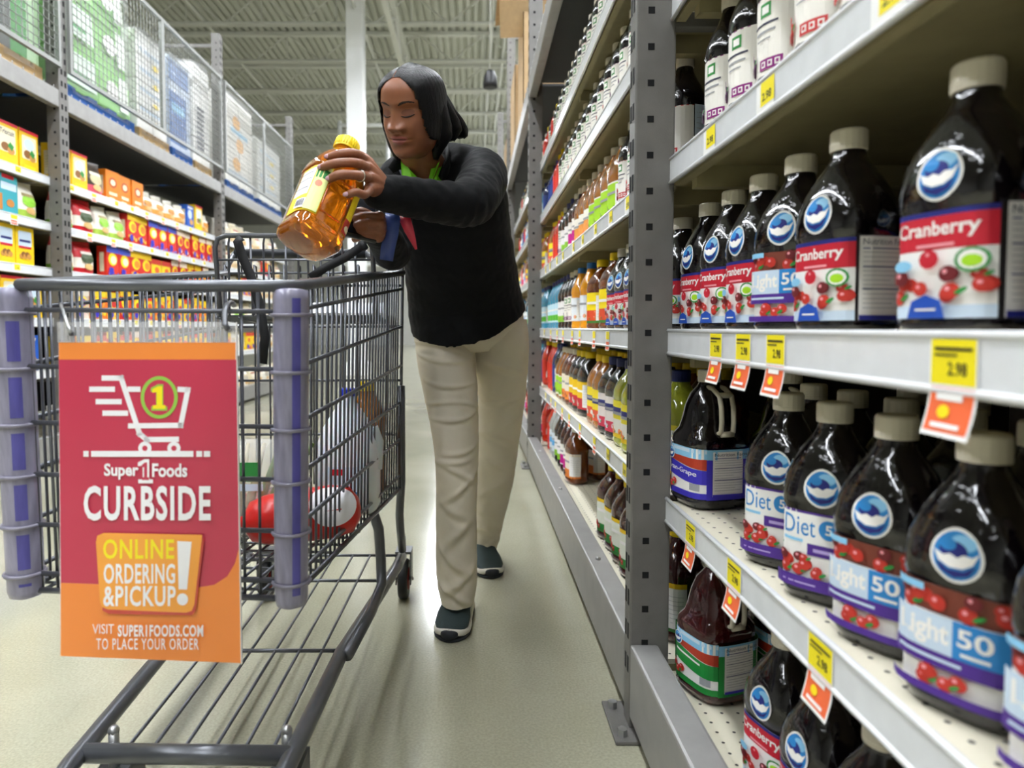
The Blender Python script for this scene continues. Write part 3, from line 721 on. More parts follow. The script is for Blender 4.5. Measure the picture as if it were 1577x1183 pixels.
def put_tag(side, X, y, z, style, w, label, group, price='2.98', curl=.012):
    k = (style, round(w, 3), price, side)
    if k not in _tags:
        b = MB(); pr = price_tag(style, w, True, price)
        def f(u, v, h):
            q = -(max(0, -v - .03) ** 1.5) * 1.1      # lower flap curls out
            return Vector((q - h - .0006, -u, v))
        pr.put(b, f, .0002)
        o = b.build('price_tag'); _tags[k] = o.data
    else:
        o = bpy.data.objects.new('price_tag', _tags[k]); COL.objects.link(o)
    o.location = (X, y, z)
    if side < 0: o.rotation_euler = (0, 0, pi)
    return tag(o, label, 'price tag', group)
XR = RX + .075 - .0005
GT = 'price tags on the right rack rails'
for si, lst in {2: [(1103, 'long'), (1145, 'long'), (1195, 'long'), (1470, 'long')], 1: [(1068, 'long'), (1137, 'long'), (1275, 'long')], 0: [(1068, 'long'), (1108, 'long')], 3: [(1088, 'yellow'), (1172, 'yellow'), (1355, 'yellow')]}.items():
    for i, (px, st) in enumerate(lst):
        y = XR * F / (px - PPX)
        put_tag(1, XR, y, R_SHELF[si] - .016, st, .06, '%s price tag, %s from the near upright, %s, nearest right bay' % ('yellow and orange' if st == 'long' else 'yellow', ORD[i], SHELFNAME[si]), GT, '2.98')
rt = random.Random(11)
for si in range(5):
    if si == 4: continue
    n = 9
    for i in range(n):
        y = 1.86 + i * .27 + rt.uniform(-.05, .05)
        st = 'yellow' if si in (0, 3) else rt.choice(['yellow', 'short', 'short'])
        put_tag(1, XR, y, R_SHELF[si] - .014, st, .06, 'small price tag, %s from the near upright, %s of the second right bay' % (ORD[i], SHELFNAME[si]), GT)
XL = LX - .075 + .0005
GL = 'price tags on the left rack rails'
for bay, y0, n in ((0, 3.9, 2), (1, 4.75, 9)):
    for si in range(2, 6):
        for i in range(n):
            put_tag(-1, XL, y0 + i * .29 + rt.uniform(-.05, .05), L_SHELF[si] - .014, rt.choice(['yellow', 'short']), .07,
                    'small price tag, %s from the front, %s of the %s left bay' % (ORD[i], SHELFNAME[si], ('nearest', 'second')[bay]), GL)
# ------------------------------------------------------------------ boxes and bags on the left rack
def carton(key, w, d, h, col, prints, name='snack_box'):
    """box whose printed face looks at the aisle (+X); origin at the middle of its base front edge"""
    b = MB(); b.box(-d, 0, -w / 2, w / 2, 0, h, paper(col), .002)
    pr = Print(); prints(pr, w, h); pr.put(b, lambda u, v, q: Vector((q + .0006, u, v)), .0003)
    pr2 = Print(); pr2.rect(.02, h * .2, d - .02, h * .8, CREAM); 
    for k in range(6): pr2.rect(.03, h * (.3 + .07 * k), d - .03, h * (.3 + .07 * k) + .002, GREY)
    pr2.put(b, lambda u, v, q: Vector((-d + u, -w / 2 - q - .0006, v)), .0003)
    ITEM[key] = (b.mesh(name), w, name)
def pouch(key, w, d, h, col, zones, prints=None, name='snack_bag'):
    b = MB(); rings = []; n = 20
    prof = [(0, .86, .62), (.04, .96, .95), (.2, 1, 1), (.5, .98, .96), (.72, .93, .72), (.86, .9, .3), (.95, .92, .1), (1, .94, .06)]
    def sec(t):
        for p, q in zip(prof, prof[1:]):
            if t <= q[0]:
                k = (t - p[0]) / (q[0] - p[0]); return p[1] + (q[1] - p[1]) * k, p[2] + (q[2] - p[2]) * k
        return prof[-1][1:]
    def pt(t, a):
        sx, sy = sec(t); wob = 1 + .05 * sin(5 * a + 9 * t) * (sy > .3); ca, sa = cos(a), sin(a)
        return Vector((-d / 2 + d / 2 * sy * abs(ca) ** .8 * (1 if ca > 0 else -1) * wob, w / 2 * sx * abs(sa) ** .8 * (1 if sa > 0 else -1), h * t + .01 * sa * (t > .9)))
    cuts = sorted(set([p[0] for p in prof] + [z[0] for z in zones] + [z[1] for z in zones]))
    for t0, t1 in zip(cuts, cuts[1:]):
        c = col
        for a, q, zc in zones:
            if t0 >= a - 1e-6 and t1 <= q + 1e-6: c = zc
        b.loft([[pt(t, 2 * pi * k / n) for k in range(n)] for t in (t0, t1)], mat('film_' + c, c, .3, bump=.3, bscale=60), False, False)
    b.add([pt(1, 2 * pi * k / n) for k in range(n)], [tuple(range(n))], paper(col))
    b.add([pt(0, 2 * pi * k / n) for k in range(n)], [tuple(range(n - 1, -1, -1))], paper(col))
    if prints:
        pr = Print(); prints(pr, w, h)
        pr.put(b, lambda u, v, q: pt(max(0, min(1, v / h)), math.asin(max(-.95, min(.95, u / (w / 2))))) + Vector((q + .002, 0, 0)), .0004)
    ITEM[key] = (b.mesh(name), w, name)
ITEM = {}
DKR = paper('8C1420'); BRN = paper('8A5A2C')
def p_yellow(word=None):
    def f(pr, w, h):
        pr.rect(-w * .5, h * .93, w * .5, h, RED); pr.rrect(-w * .38, h * .3, w * .38, h * .86, .01, CREAM)
        if word: pr.text(word, -w * .36, h * .7, w * .34, h * .82, INK, .02)
        else: pr.ell(0, h * .66, w * .28, h * .14, PALEBLUE, 16)
        pr.ell(-w * .1, h * .42, w * .2, h * .1, BRN, 14); pr.ell(w * .16, h * .36, w * .17, h * .09, paper('C89048'), 14); pr.poly([(w * .0, h * .45), (w * .2, h * .35), (w * .3, h * .47), (w * .12, h * .56)], GRN)
        pr.rect(-w * .3, h * .08, w * .3, h * .16, YEL)
    return f
carton('biscuit', .155, .08, .25, 'F2C91C', p_yellow('Triscuit')); carton('yellow', .15, .08, .25, 'F0C414', p_yellow())
def p_yel2(pr, w, h):
    pr.rrect(-w * .36, h * .5, w * .36, h * .9, .01, PALEBLUE); pr.rect(-w * .3, h * .62, w * .3, h * .68, NAVY); pr.rect(-w * .34, h * .46, w * .34, h * .52, RED)
    for k in range(5): pr.ell(-w * .2 + w * .1 * k, h * (.26 + .05 * (k % 2)), w * .13, h * .07, BRN if k % 2 else paper('C89048'), 12)
carton('yellow_cookie', .135, .07, .235, 'F4CE18', p_yel2)
def p_teal(pr, w, h):
    pr.rect(-w * .3, h * .9, w * .3, h, RED); pr.rect(-w * .36, h * .62, w * .42, h * .8, PALEBLUE); pr.rect(-w * .5, h * .1, -w * .3, h * .5, paper('C8843C')); pr.ell(w * .1, h * .3, w * .2, h * .1, paper('C8843C'), 12)
carton('teal', .15, .08, .23, '38A0AC', p_teal)
def p_orange(pr, w, h):
    pr.ell(0, h * .62, w * .3, h * .17, paper('B85A28'), 18); pr.ell(0, h * .62, w * .18, h * .1, CREAM, 14); pr.rect(-w * .3, h * .2, w * .3, h * .3, CREAM); pr.rect(-w * .3, h * .08, w * .1, h * .12, CREAM)
carton('orange_box', .15, .08, .225, 'E8821E', p_orange)
def p_cereal(cr, c2, seed):
    def f(pr, w, h):
        pr.rect(-w * .5, h * .8, w * .5, h, paper(c2)); pr.ell(-w * .02, h * .6, w * .36, h * .2, YEL, 16); pr.ell(w * .05, h * .58, w * .24, h * .13, paper(cr), 14)
        berries(pr, -w * .4, w * .4, h * .08, h * .3, 8, w * .1, paper(c2), seed, False); pr.ell(-w * .2, h * .22, w * .18, h * .12, INDIGO, 12)
    return f
carton('red_kids', .14, .07, .235, 'D22A26', p_cereal('F08A28', 'F2C81E', 3)); carton('red_kids_blue', .14, .07, .235, 'D8301E', p_cereal('F2E0C0', '4A5AC8', 8))
carton('red_plain', .13, .07, .235, 'C8242A', p_cereal('D8442A', 'F0DCC8', 12))
carton('multi_orange', .16, .07, .21, 'E87828', p_cereal('C82A26', 'F2D020', 5)); carton('multi_purple', .15, .07, .21, 'C8B49C', p_cereal('8A4AA8', 'E8E0D0', 9)); carton('multi_yellow', .15, .07, .21, 'F0CC28', p_cereal('E06028', 'D83A28', 15))
def p_blue(pr, w, h):
    pr.ell(-w * .1, h * .62, w * .3, h * .2, PALEBLUE, 14); pr.ell(w * .1, h * .3, w * .25, h * .12, paper('D8A050'), 14); pr.rect(-w * .4, h * .86, w * .3, h * .93, W_)
carton('blue_box', .14, .07, .22, '2058B8', p_blue)
def p_saltine(pr, w, h):
    pr.rect(-w * .5, h * .82, w * .5, h, RED); pr.rect(-w * .45, h * .6, w * .1, h * .74, NAVY); pr.ell(w * .2, h * .4, w * .24, h * .1, SKY, 16); pr.ell(w * .22, h * .42, w * .16, h * .06, paper('C8642C'), 14); pr.rect(-w * .4, h * .1, w * .3, h * .13, NAVY)
carton('saltine', .2, .1, .2, 'F0EEEA', p_saltine)
def p_bag(c1, c2):
    def f(pr, w, h):
        pr.ell(0, h * .5, w * .3, h * .16, paper(c1), 16); pr.rect(-w * .28, h * .62, w * .28, h * .7, paper(c2), 6); pr.ell(w * .05, h * .25, w * .22, h * .1, paper('D8B070'), 12)
    return f
pouch('bag_redgreen', .19, .1, .235, 'F0EDE4', [(0, .2, '7CB82E'), (.86, 1, 'C8202A'), (.72, .86, 'C8202A')], p_bag('D8D2B8', 'C8202A')); pouch('bag_red', .19, .1, .23, 'C21C28', [(.2, .5, 'EDE6DA')], p_bag('3A4A2A', 'F0E8DC'))
pouch('bag_whitegreen', .17, .1, .225, 'EEEBDD', [(0, .25, 'A8C850')], p_bag('8CC63A', 'B0A070')); pouch('bag_dark', .18, .09, .235, '4A4038', [(0, .3, 'D85A6A')], p_bag('C8B890', 'E8DCC0'))
pouch('bag_clear', .17, .09, .19, 'E4DECE', [(0, .35, 'D8A050')], p_bag('C88838', 'F4F0E8')); pouch('bag_white', .2, .1, .22, 'E8E4D8', [], p_bag('B8B0A0', 'D8C8A0')); pouch('bag_tan', .22, .11, .24, 'DCD0B0', [(.1, .3, 'C8B088')], p_bag('E8E0CC', 'A8482A'))
LD = {'biscuit': 'yellow cracker box with wheat picture', 'yellow': 'yellow cracker box', 'yellow_cookie': 'yellow cookie box', 'teal': 'teal cracker box', 'orange_box': 'orange snack box', 'red_kids': 'red cookie box with yellow oval',
      'red_kids_blue': 'red cookie box with blue top', 'red_plain': 'plain red cookie box', 'multi_orange': 'orange snack box, yellow top', 'multi_purple': 'beige and purple snack box', 'multi_yellow': 'yellow and red snack box',
      'blue_box': 'blue cookie box', 'saltine': 'white and red cracker box', 'bag_redgreen': 'white snack bag, red top', 'bag_red': 'red snack bag', 'bag_whitegreen': 'white and green snack bag', 'bag_dark': 'dark snack bag',
      'bag_clear': 'clear cookie bag', 'bag_white': 'white bag', 'bag_tan': 'tan bag'}
FX = LX - .1
LBAY = ['nearest left bay', 'second left bay', 'third left bay']
def left_run(bay, si, y, seq, zoff=0.0, note=''):
    cnt = 0
    for k in seq:
        if isinstance(k, float): y += k; continue
        if y + ITEM[k][1] * 1.24 > LY[bay + 1] - .02: break
        me, wd, nm = ITEM[k]; cnt += 1; wd *= 1.24
        o = bpy.data.objects.new(nm, me); COL.objects.link(o)
        o.location = (FX - random.uniform(0, .015), y + wd / 2, L_SHELF[si] + .0005 + zoff); o.rotation_euler = (0, 0, random.uniform(-.04, .04)); o.scale = (1.1, 1.24, 1.05 if not zoff and si else 1.0)
        tag(o, '%s, %s from the front, %s%s, %s' % (LD[k], ORD[cnt - 1], note, SHELFNAME[si], LBAY[bay]), 'bag' if 'bag' in nm else 'box', 'packets on the left rack')
        y += wd + .012
B0 = 3.885
left_run(0, 5, B0, ['biscuit', 'biscuit', 'yellow', 'yellow'])
left_run(0, 4, B0, ['yellow', 'teal', 'bag_whitegreen'])
left_run(0, 3, B0, ['yellow_cookie', 'yellow_cookie', 'yellow_cookie', 'bag_redgreen'])
left_run(0, 2, B0, ['yellow', 'yellow', 'yellow', 'yellow'])
left_run(0, 1, B0, ['blue_box', 'blue_box', 'blue_box', 'blue_box'])
left_run(0, 0, B0 - .1, ['saltine', 'saltine', 'saltine']); left_run(0, 0, B0 - .1, ['saltine', 'saltine', 'saltine'], .2015, 'on top, ')
for si, k in ((5, 'yellow'), (4, 'yellow'), (3, 'yellow_cookie'), (2, 'yellow'), (1, 'blue_box'), (0, 'saltine')):
    left_run(0, si, B0 - 1.04 - (.3 if si == 0 else .16 * (si in (1, 3))), [k] * (4 if si == 0 else 5), 0.0, 'nearer stretch, ')
B1 = LY[1] + .11
left_run(1, 5, B1, ['yellow', 'yellow', 'bag_dark', .01, 'orange_box', 'orange_box', 'orange_box', 'bag_clear', 'bag_clear', 'bag_clear', 'bag_clear', 'blue_box', 'yellow', 'bag_clear', 'bag_clear'])
left_run(1, 4, B1, ['bag_redgreen', 'bag_red', 'bag_whitegreen', 'bag_whitegreen', 'red_kids', 'red_kids', 'red_kids_blue', 'red_kids_blue', 'red_kids_blue', 'red_plain', 'red_plain', 'red_kids', 'red_plain', 'red_plain', 'red_plain', 'red_plain'])
left_run(1, 3, B1, ['bag_redgreen', 'bag_red', .12, 'red_kids_blue', 'red_kids_blue', 'red_kids', 'red_kids', 'multi_yellow', 'multi_yellow', 'red_plain', 'red_plain', 'red_kids', 'red_kids', 'red_plain', 'red_kids'])
left_run(1, 2, B1, ['multi_purple', 'multi_purple', 'multi_orange', 'multi_orange', 'red_kids', 'multi_orange', 'multi_yellow', 'multi_orange', 'red_kids', 'multi_orange', 'multi_yellow', 'red_kids', 'multi_orange', 'multi_orange', 'red_kids'])
left_run(1, 1, B1, ['multi_yellow', 'multi_orange', 'multi_yellow', 'red_kids', 'multi_yellow', 'red_plain', 'multi_yellow', 'red_kids', 'multi_yellow', 'red_plain', 'multi_orange', 'multi_yellow', 'red_kids', 'multi_yellow'])
left_run(1, 0, B1, ['saltine', 'saltine', 'saltine', 'bag_tan', 'bag_tan', 'bag_white', 'bag_white', 'multi_yellow', 'multi_yellow', 'saltine', 'saltine'])
B2 = LY[2] + .11
T_, WB = 'bag_tan', 'bag_white'
for si, seq in ((5, [WB, WB, T_, T_, WB, T_, WB, T_, WB]), (4, [WB, T_, T_, WB, T_, WB, 'red_plain', 'red_plain', WB, T_]), (3, [T_, WB, WB, 'multi_yellow', 'multi_yellow', T_, WB, T_, T_, WB]),
                (2, [WB, WB, 'bag_whitegreen', 'bag_whitegreen', T_, WB, T_, WB, WB]), (1, ['multi_orange', 'multi_orange', WB, WB, 'multi_yellow', 'multi_yellow', T_, WB, T_, WB]), (0, [T_, T_, WB, WB, T_, T_, WB, WB, T_])):
    left_run(2, si, B2, seq)

# ------------------------------------------------------------------ wrapped pallets on the caged top
wrap_m = mat('stretch_wrap', 'FFFFFF', 0.15, alpha=0.16, bump=.5, bscale=14)
pal_blue = mat('pallet_blue', '2C5FA8', 0.6, noise=.15); pal_wood = mat('pallet_wood', 'B89A6C', 0.7, noise=.2, nscale=12)
def pallet(y0, y1, h, col, label, prints=None, pm=None, x1=-2.80, rows=4, cols=2, wrapped=True, taper=0.0):
    t = empty('pallet_load', (x1, (y0 + y1) / 2, 2.476)); tag(t, label, 'pallet load', 'pallet loads on top of the left rack')
    w = y1 - y0; d = .78; pm = pm or pal_blue
    b = MB()
    for k in range(4): b.box(-d, 0, -w / 2 + k * (w - .12) / 3, -w / 2 + k * (w - .12) / 3 + .12, .085, .105, pm)
    for k in range(3): b.box(-d + k * (d - .09) / 2, -d + k * (d - .09) / 2 + .09, -w / 2, w / 2, .0, .085, pm)
    b.build('pallet', t)
    b = MB(); cm = paper(col)
    for r in range(rows):
        for c in range(cols):
            hh = h / rows; ww = w / cols; tt = taper * (r + .5) / rows
            b.box(-d + .02, -.015 - tt, -w / 2 + c * ww + .004, -w / 2 + (c + 1) * ww - .004, .107 + r * hh, .107 + (r + 1) * hh - .004, cm, .012)
    if prints:
        pr = Print(); prints(pr, w, h); pr.put(b, lambda u, v, q: Vector((-.0135 + q - taper * v / h * .5, u, .107 + v)), .0006)
    b.build('cases', t)
    if wrapped:
        b = MB(); n = 24
        b.loft([[Vector((-d / 2 + sup(d / 2 + .012, w / 2 + .012, 8, 2 * pi * k / n) * cos(2 * pi * k / n), sup(d / 2 + .012, w / 2 + .012, 8, 2 * pi * k / n) * sin(2 * pi * k / n), z)) for k in range(n)] for z in (.06, .107 + h * .5, .107 + h + .012)], wrap_m, False, True)
        b.build('stretch_wrap', t)
def q_green(pr, w, h):
    for r in range(3):
        pr.rect(-w * .45, h * (.05 + .33 * r), -w * .05, h * (.26 + .33 * r), paper('DDEEDD')); pr.ell(w * .2, h * (.16 + .33 * r), w * .1, h * .07, W_, 12); pr.rect(-w * .4, h * (.1 + .33 * r), -w * .15, h * (.13 + .33 * r), GRN); pr.rect(w * .3, h * (.04 + .33 * r), w * .44, h * (.3 + .33 * r), paper('F0F6EC'))
def q_white(pr, w, h):
    for k in range(4): pr.rect(-w * .4, h * (.2 + .2 * k), w * .3, h * (.24 + .2 * k), PALEBLUE); pr.ell(w * .1, h * (.12 + .2 * k), w * .1, h * .03, YEL, 10)
def q_blue(pr, w, h):
    pr.rect(-w * .5, h * .06, w * .3, h * .62, paper('3F6FB0')); pr.rect(-w * .4, h * .4, w * .2, h * .5, SKY); pr.rect(-w * .5, h * .72, w * .4, h * .95, paper('6A8CC0'))
def q_text(pr, w, h):
    for k in range(9): pr.rect(-w * .3, h * (.15 + .05 * k), w * .15, h * (.18 + .05 * k), INK)
def q_orange(pr, w, h):
    for k in range(3): pr.ell(-w * .1 + w * .12 * (k % 2), h * (.25 + .24 * k), w * .14, h * .08, paper('F0B040'), 14)
    pr.rect(-w * .3, h * .6, w * .3, h * .65, SKY); pr.rect(-w * .4, h * .1, w * .3, h * .15, PALEBLUE)
def q_dark(pr, w, h):
    pr.rect(-w * .5, h * .0, w * .05, h * .8, paper('26301F')); pr.rect(-w * .15, h * .0, w * .2, h * .95, paper('1E8A1E')); pr.ell(-w * .28, h * .45, w * .1, h * .12, paper('C8A0A0'), 12)
pallet(3.35, 4.02, .95, 'D8D2C4', 'pale wrapped pallet load at the far left end of the caged top', q_white)
pallet(4.06, 4.50, 1.0, 'BFE0B4', 'green and dark pallet load behind the nearest mesh guard', q_dark, pal_wood)
pallet(4.75, 5.70, 1.05, '8CCB6E', 'bright green wrapped pallet load behind the mesh, on a blue pallet', q_green, taper=.12)
pallet(5.78, 6.34, .82, 'EFEFEA', 'white wrapped pallet load next to the bright green one', q_white, pal_wood)
pallet(6.40, 6.86, .85, 'C9D6E6', 'blue and white pallet load between two white loads', q_blue)
pallet(6.92, 7.36, .98, 'F1F0EA', 'tall white pallet load with a block of black print', q_text, pal_wood)
pallet(7.80, 8.75, 1.0, 'ECEAE0', 'white wrapped pallet load with orange spots on a blue pallet', q_orange)
pallet(8.95, 10.0, .8, 'EDEDE6', 'low white wrapped pallet load, farthest on the caged top', q_white)

# cartons on top of the right rack
card_m = mat('cardboard', 'B79A72', 0.75, noise=.08, nscale=25)
def open_carton(x0, x1, y0, y1, z0, z1, label, flap=False):
    t = empty('cardboard_carton', ((x0 + x1) / 2, (y0 + y1) / 2, z0)); tag(t, label, 'carton', 'cardboard cartons on the right rack')
    w = (x1 - x0) / 2; d = (y1 - y0) / 2; h = z1 - z0
    b = MB()
    for a in (-1, 1):
        b.box(a * w - .006 * a, a * w, -d, d, 0, h, card_m); b.box(-w, w, a * d - .006 * a, a * d, 0, h, card_m)
    b.box(-w, w, -d, d, 0, .008, card_m)
    b.box(-w + .02, w - .02, -d + .02, d - .02, .01, h * .9, paper('E4DCC8')); b.build('carton_walls', t)
    if flap:
        b = MB(); fl = .2
        T = Matrix.Translation((-w, 0, h)) @ Euler((0, radians(-12), 0)).to_matrix().to_4x4()
        b.box(-fl, 0, -d, d, -.003, .003, card_m, T=T)
        b.build('flap', t)
        b = MB(); T2 = Matrix.Translation((0, -d, h * .78)) @ Euler((radians(28), 0, radians(-6))).to_matrix().to_4x4()
        pr = Print(); 
        b.box(-w - .18, .12, -.004, 0, -.14, .14, card_m, T=T2); b.build('flap', t)
open_carton(.375, .80, 5.3, 5.9, 2.476, 3.5, 'tall open cardboard carton with a flap sticking out over the aisle', True)
open_carton(.365, .85, 6.2, 6.9, 2.476, 3.25, 'cardboard carton behind the open one on the right rack')
open_carton(.375, .8, 8.0, 8.6, 2.476, 3.1, 'cardboard carton farthest along the top of the right rack')
# ------------------------------------------------------------------ the shopping cart
wire_m = mat('cart_wire', '6A6C72', 0.32, metal=0.6, noise=.1, nscale=30)
tube_m = mat('cart_tube', '66686C', 0.32, metal=0.6, noise=.15, nscale=16)
guard_m = mat('bumper_lavender', '8F8CA2', 0.32, noise=.3, nscale=14, stretch=(6, 6, .8), coat=.4)
guard_v = mat('bumper_violet', '5450A0', 0.3, noise=.2, nscale=14, stretch=(6, 6, .8), coat=.4)
band_m = mat('bumper_band', '8C8998', 0.35, metal=.3)
strap_m = mat('black_webbing', '0C0C0E', 0.7, bump=.3, bscale=400)
rubber = mat('caster_rubber', '1A1A1C', 0.5); hub_m = mat('caster_hub', '8A2A22', 0.5); grip_m = mat('handle_grip', '26282C', 0.4)
CART = Vector((-.48, 1.55, 0)); cart = empty('shopping_cart', CART)
tag(cart, 'grey wire shopping cart with lavender corner bumpers and an open lower rack', 'shopping cart')
def L(p): return Vector(p) - CART
FLT, FRT = L(at(12, 439, 1.05)), L(at(446, 441, 1.05)); RLT, RRT = L(at(347, 421, 2.0)), L(at(620, 420, 2.0))
FLB, FRB = L(at(38, 908, 1.12)), L(at(448, 922, 1.12)); RRB = L(at(616, 752, 1.97)); RLB = RRB + Vector((-.50, 0, 0))
def mix(a, b, t): return a + (b - a) * t
def quad(a, b, c, d, u, v):           # a,b top corners; c,d the corners below them
    return mix(mix(a, b, u), mix(c, d, u), v)
HV = [.075, .25, .43, .60, .77, .94]
b = MB()
for v in HV: b.tube([quad(FLT, FRT, FLB, FRB, 0, v), quad(FLT, FRT, FLB, FRB, 1, v)], .0042, wire_m, n=6)
for k in range(1, 17):
    q = k / 17
    b.tube([quad(FLT, FRT, FLB, FRB, q, 0) + Vector((0, .006, 0)), quad(FLT, FRT, FLB, FRB, q, 1) + Vector((0, .006, 0))], .0027, wire_m, n=5)
b.tube([FLB, FRB], .005, wire_m, n=6)
b.build('front_panel', cart)
for nm, (A, B, C_2, D, sgn) in (('r', (FRT, RRT, FRB, RRB, 1)), ('l', (FLT, RLT, FLB, RLB, -1))):
    b = MB()
    for v in HV: b.tube([quad(A, B, C_2, D, 0, v), quad(A, B, C_2, D, 1, v)], .0042, wire_m, n=6)
    for k in range(1, 30):
        q = k / 30; o_ = Vector((-.006 * sgn, 0, 0))
        b.tube([quad(A, B, C_2, D, q, 0) + o_, quad(A, B, C_2, D, q, 1) + o_], .0027, wire_m, n=5)
    b.tube([C_2, D], .0055, wire_m, n=6); b.tube([B, D], .005, wire_m, n=6)
    b.build('side_panel', cart)
b = MB()
for k in range(1, 15):
    q = k / 15; b.tube([mix(FLB, FRB, q), mix(RLB, RRB, q)], .003, wire_m, n=5)
for k in range(1, 16):
    q = k / 16; o_ = Vector((0, 0, -.006)); b.tube([mix(FLB, RLB, q) + o_, mix(FRB, RRB, q) + o_], .003 if k % 4 else .0045, wire_m, n=5)
b.build('basket_floor', cart)
b = MB()
rim = [RLT, mix(RLT, FLT, .5), mix(FLT, RLT, .03), mix(FLT, FRT, .05) + Vector((0, -.004, 0)), mix(FLT, FRT, .95) + Vector((0, -.004, 0)), mix(FRT, RRT, .03), mix(RRT, FRT, .5), RRT]
b.tube(rim, .0095, tube_m, n=10); b.build('rim', cart)
b = MB()        # rear gate behind the child seat
for k in range(13):
    q = k / 12; top = mix(RLT, RRT, q); low = mix(RLB, RRB, q)
    b.tube([top + Vector((0, .018, -.012)), top + Vector((0, .012, .02)), top + Vector((0, -.006, .022)), top + Vector((0, -.006, -.05)), mix(top, low, .98)], .003, wire_m, n=5)
for v in (.0, .06, .25, .5, .75, 1): b.tube([quad(RLT, RRT, RLB, RRB, 0, v), quad(RLT, RRT, RLB, RRB, 1, v)], .004, wire_m, n=6)
b.build('rear_gate', cart)
# corner bumpers
def bumper(top, bot, sgn):
    b = MB(); d = bot - top; n = 20; rings = []
    for t, r in ((-.004, .020), (.0, .026), (.03, .0275), (.9, .0275), (1.0, .027), (1.02, .0245), (1.028, .017)):
        c = top + d * t
        rings.append([c + Vector((r * cos(2 * pi * k / n) * (1 if r > .02 else .8), r * sin(2 * pi * k / n), 0)) for k in range(n)])
    b.loft(rings, guard_m)
    g = b.build('corner_bumper', cart)
    b = MB()                                      # violet recessed strips between the bands
    cuts = [0.02] + HV + [1.0]
    if sgn < 0: cuts = [0.0, 1.0]
    for a0, a1 in zip(cuts, cuts[1:]):
        if a1 - a0 < .06: continue
        an = -pi / 2 + .55; vs = []
        for t in (a0 + .025, a1 - .025):
            for k in range(5):
                a = an + (k - 2) * (.16 if sgn > 0 else .12); vs.append(top + d * t + Vector((.0282 * cos(a), .0282 * sin(a), 0)))
        b.add(vs, [(k, k + 1, k + 6, k + 5) for k in range(4)], guard_v, True)
    b.build('violet_strip', g)
    for v in HV:
        b = MB(); c = top + d * v; b.tube([c + Vector((.0295 * cos(2 * pi * k / n), .0295 * sin(2 * pi * k / n), 0)) for k in range(n)], .0034, band_m, n=6, closed=True); b.build('wire_band', g)
bumper(FLT + Vector((.0, .008, -.006)), FLB + Vector((0, .004, 0)), 1); bumper(FRT + Vector((.0, .008, -.006)), FRB + Vector((0, .004, 0)), -1)
# child seat
SY = 1.80
s0, s1 = L(at(331, 372, SY)), L(at(573, 372, SY)); zt = L(at(400, 363, SY)).z; zb = L(at(400, 487, SY)).z
b = MB()
b.tube([Vector((s0.x + .012, s0.y, zb)), Vector((s0.x, s0.y, zt - .03)), Vector((s0.x + .008, s0.y, zt - .008)), Vector((s0.x + .03, s0.y, zt)), Vector((s1.x - .03, s0.y, zt)), Vector((s1.x - .008, s0.y, zt - .008)), Vector((s1.x, s0.y, zt - .03)), Vector((s1.x + .01, s0.y, zb))], .0068, tube_m, n=8)
for k in range(1, 9):
    x = mix(s0, s1, k / 9).x
    b.tube([Vector((x - .012, s0.y + .004, zb)), Vector((x - .012, s0.y + .004, zt - .02)), Vector((x - .008, s0.y + .004, zt + .002)), Vector((x + .006, s0.y + .004, zt + .004)), Vector((x + .012, s0.y + .004, zt - .02)), Vector((x + .016, s0.y + .004, zb))] if k % 2 else [Vector((x, s0.y + .004, zt)), Vector((x + .004, s0.y + .004, zb))], .0032, wire_m, n=5)
for z in (.3, .62): b.tube([Vector((s0.x, s0.y, zt + (zb - zt) * z)), Vector((s1.x, s0.y, zt + (zb - zt) * z))], .0032, wire_m, n=5)
seat = b.build('child_seat_back', cart)
b = MB()
for k in range(9): b.tube([Vector((s0.x, s0.y + .02 * k + .01, zb - .002 * k)), Vector((s1.x + .02, s0.y + .02 * k + .01, zb - .002 * k))], .0035, wire_m, n=5)
for k in range(8): x = mix(s0, s1, k / 7).x; b.tube([Vector((x, s0.y, zb - .004)), Vector((x, 2.0 - CART.y, zb - .02))], .003, wire_m, n=5)
b.build('child_seat_base', cart)
def ribbon(b, pts, wd, m, ax=Vector((1, 0, 0)), th=.0012):
    rings = []
    for i, p in enumerate(pts):
        w_ = wd[i] if isinstance(wd, (list, tuple)) else wd
        t = (Vector(pts[min(i + 1, len(pts) - 1)]) - Vector(pts[max(i - 1, 0)])).normalized(); a = (ax - t * ax.dot(t)).normalized(); n_ = t.cross(a)
        p = Vector(p); rings.append([p + a * w_ / 2 + n_ * th, p - a * w_ / 2 + n_ * th, p - a * w_ / 2 - n_ * th, p + a * w_ / 2 - n_ * th])
    b.loft(rings, m)
b = MB()
ribbon(b, [L(at(372, 366, 1.78)), L(at(366, 372, 1.775)), L(at(373, 395, 1.775)), L(at(386, 425, 1.77)), L(at(400, 470, 1.76)), L(at(408, 520, 1.76)), L(at(404, 560, 1.77))], .024, strap_m)
b.build('seat_strap', cart)
b = MB()
ribbon(b, [L(at(562, 366, 1.78)), L(at(556, 380, 1.775)), L(at(530, 398, 1.77)), L(at(500, 413, 1.76)), L(at(478, 428, 1.75))], .022, strap_m, Vector((0, 0, 1)))
b.tube([L(at(556, 372, 1.78)), L(at(562, 384, 1.775))], .01, strap_m, n=6)
b.build('seat_strap', cart)
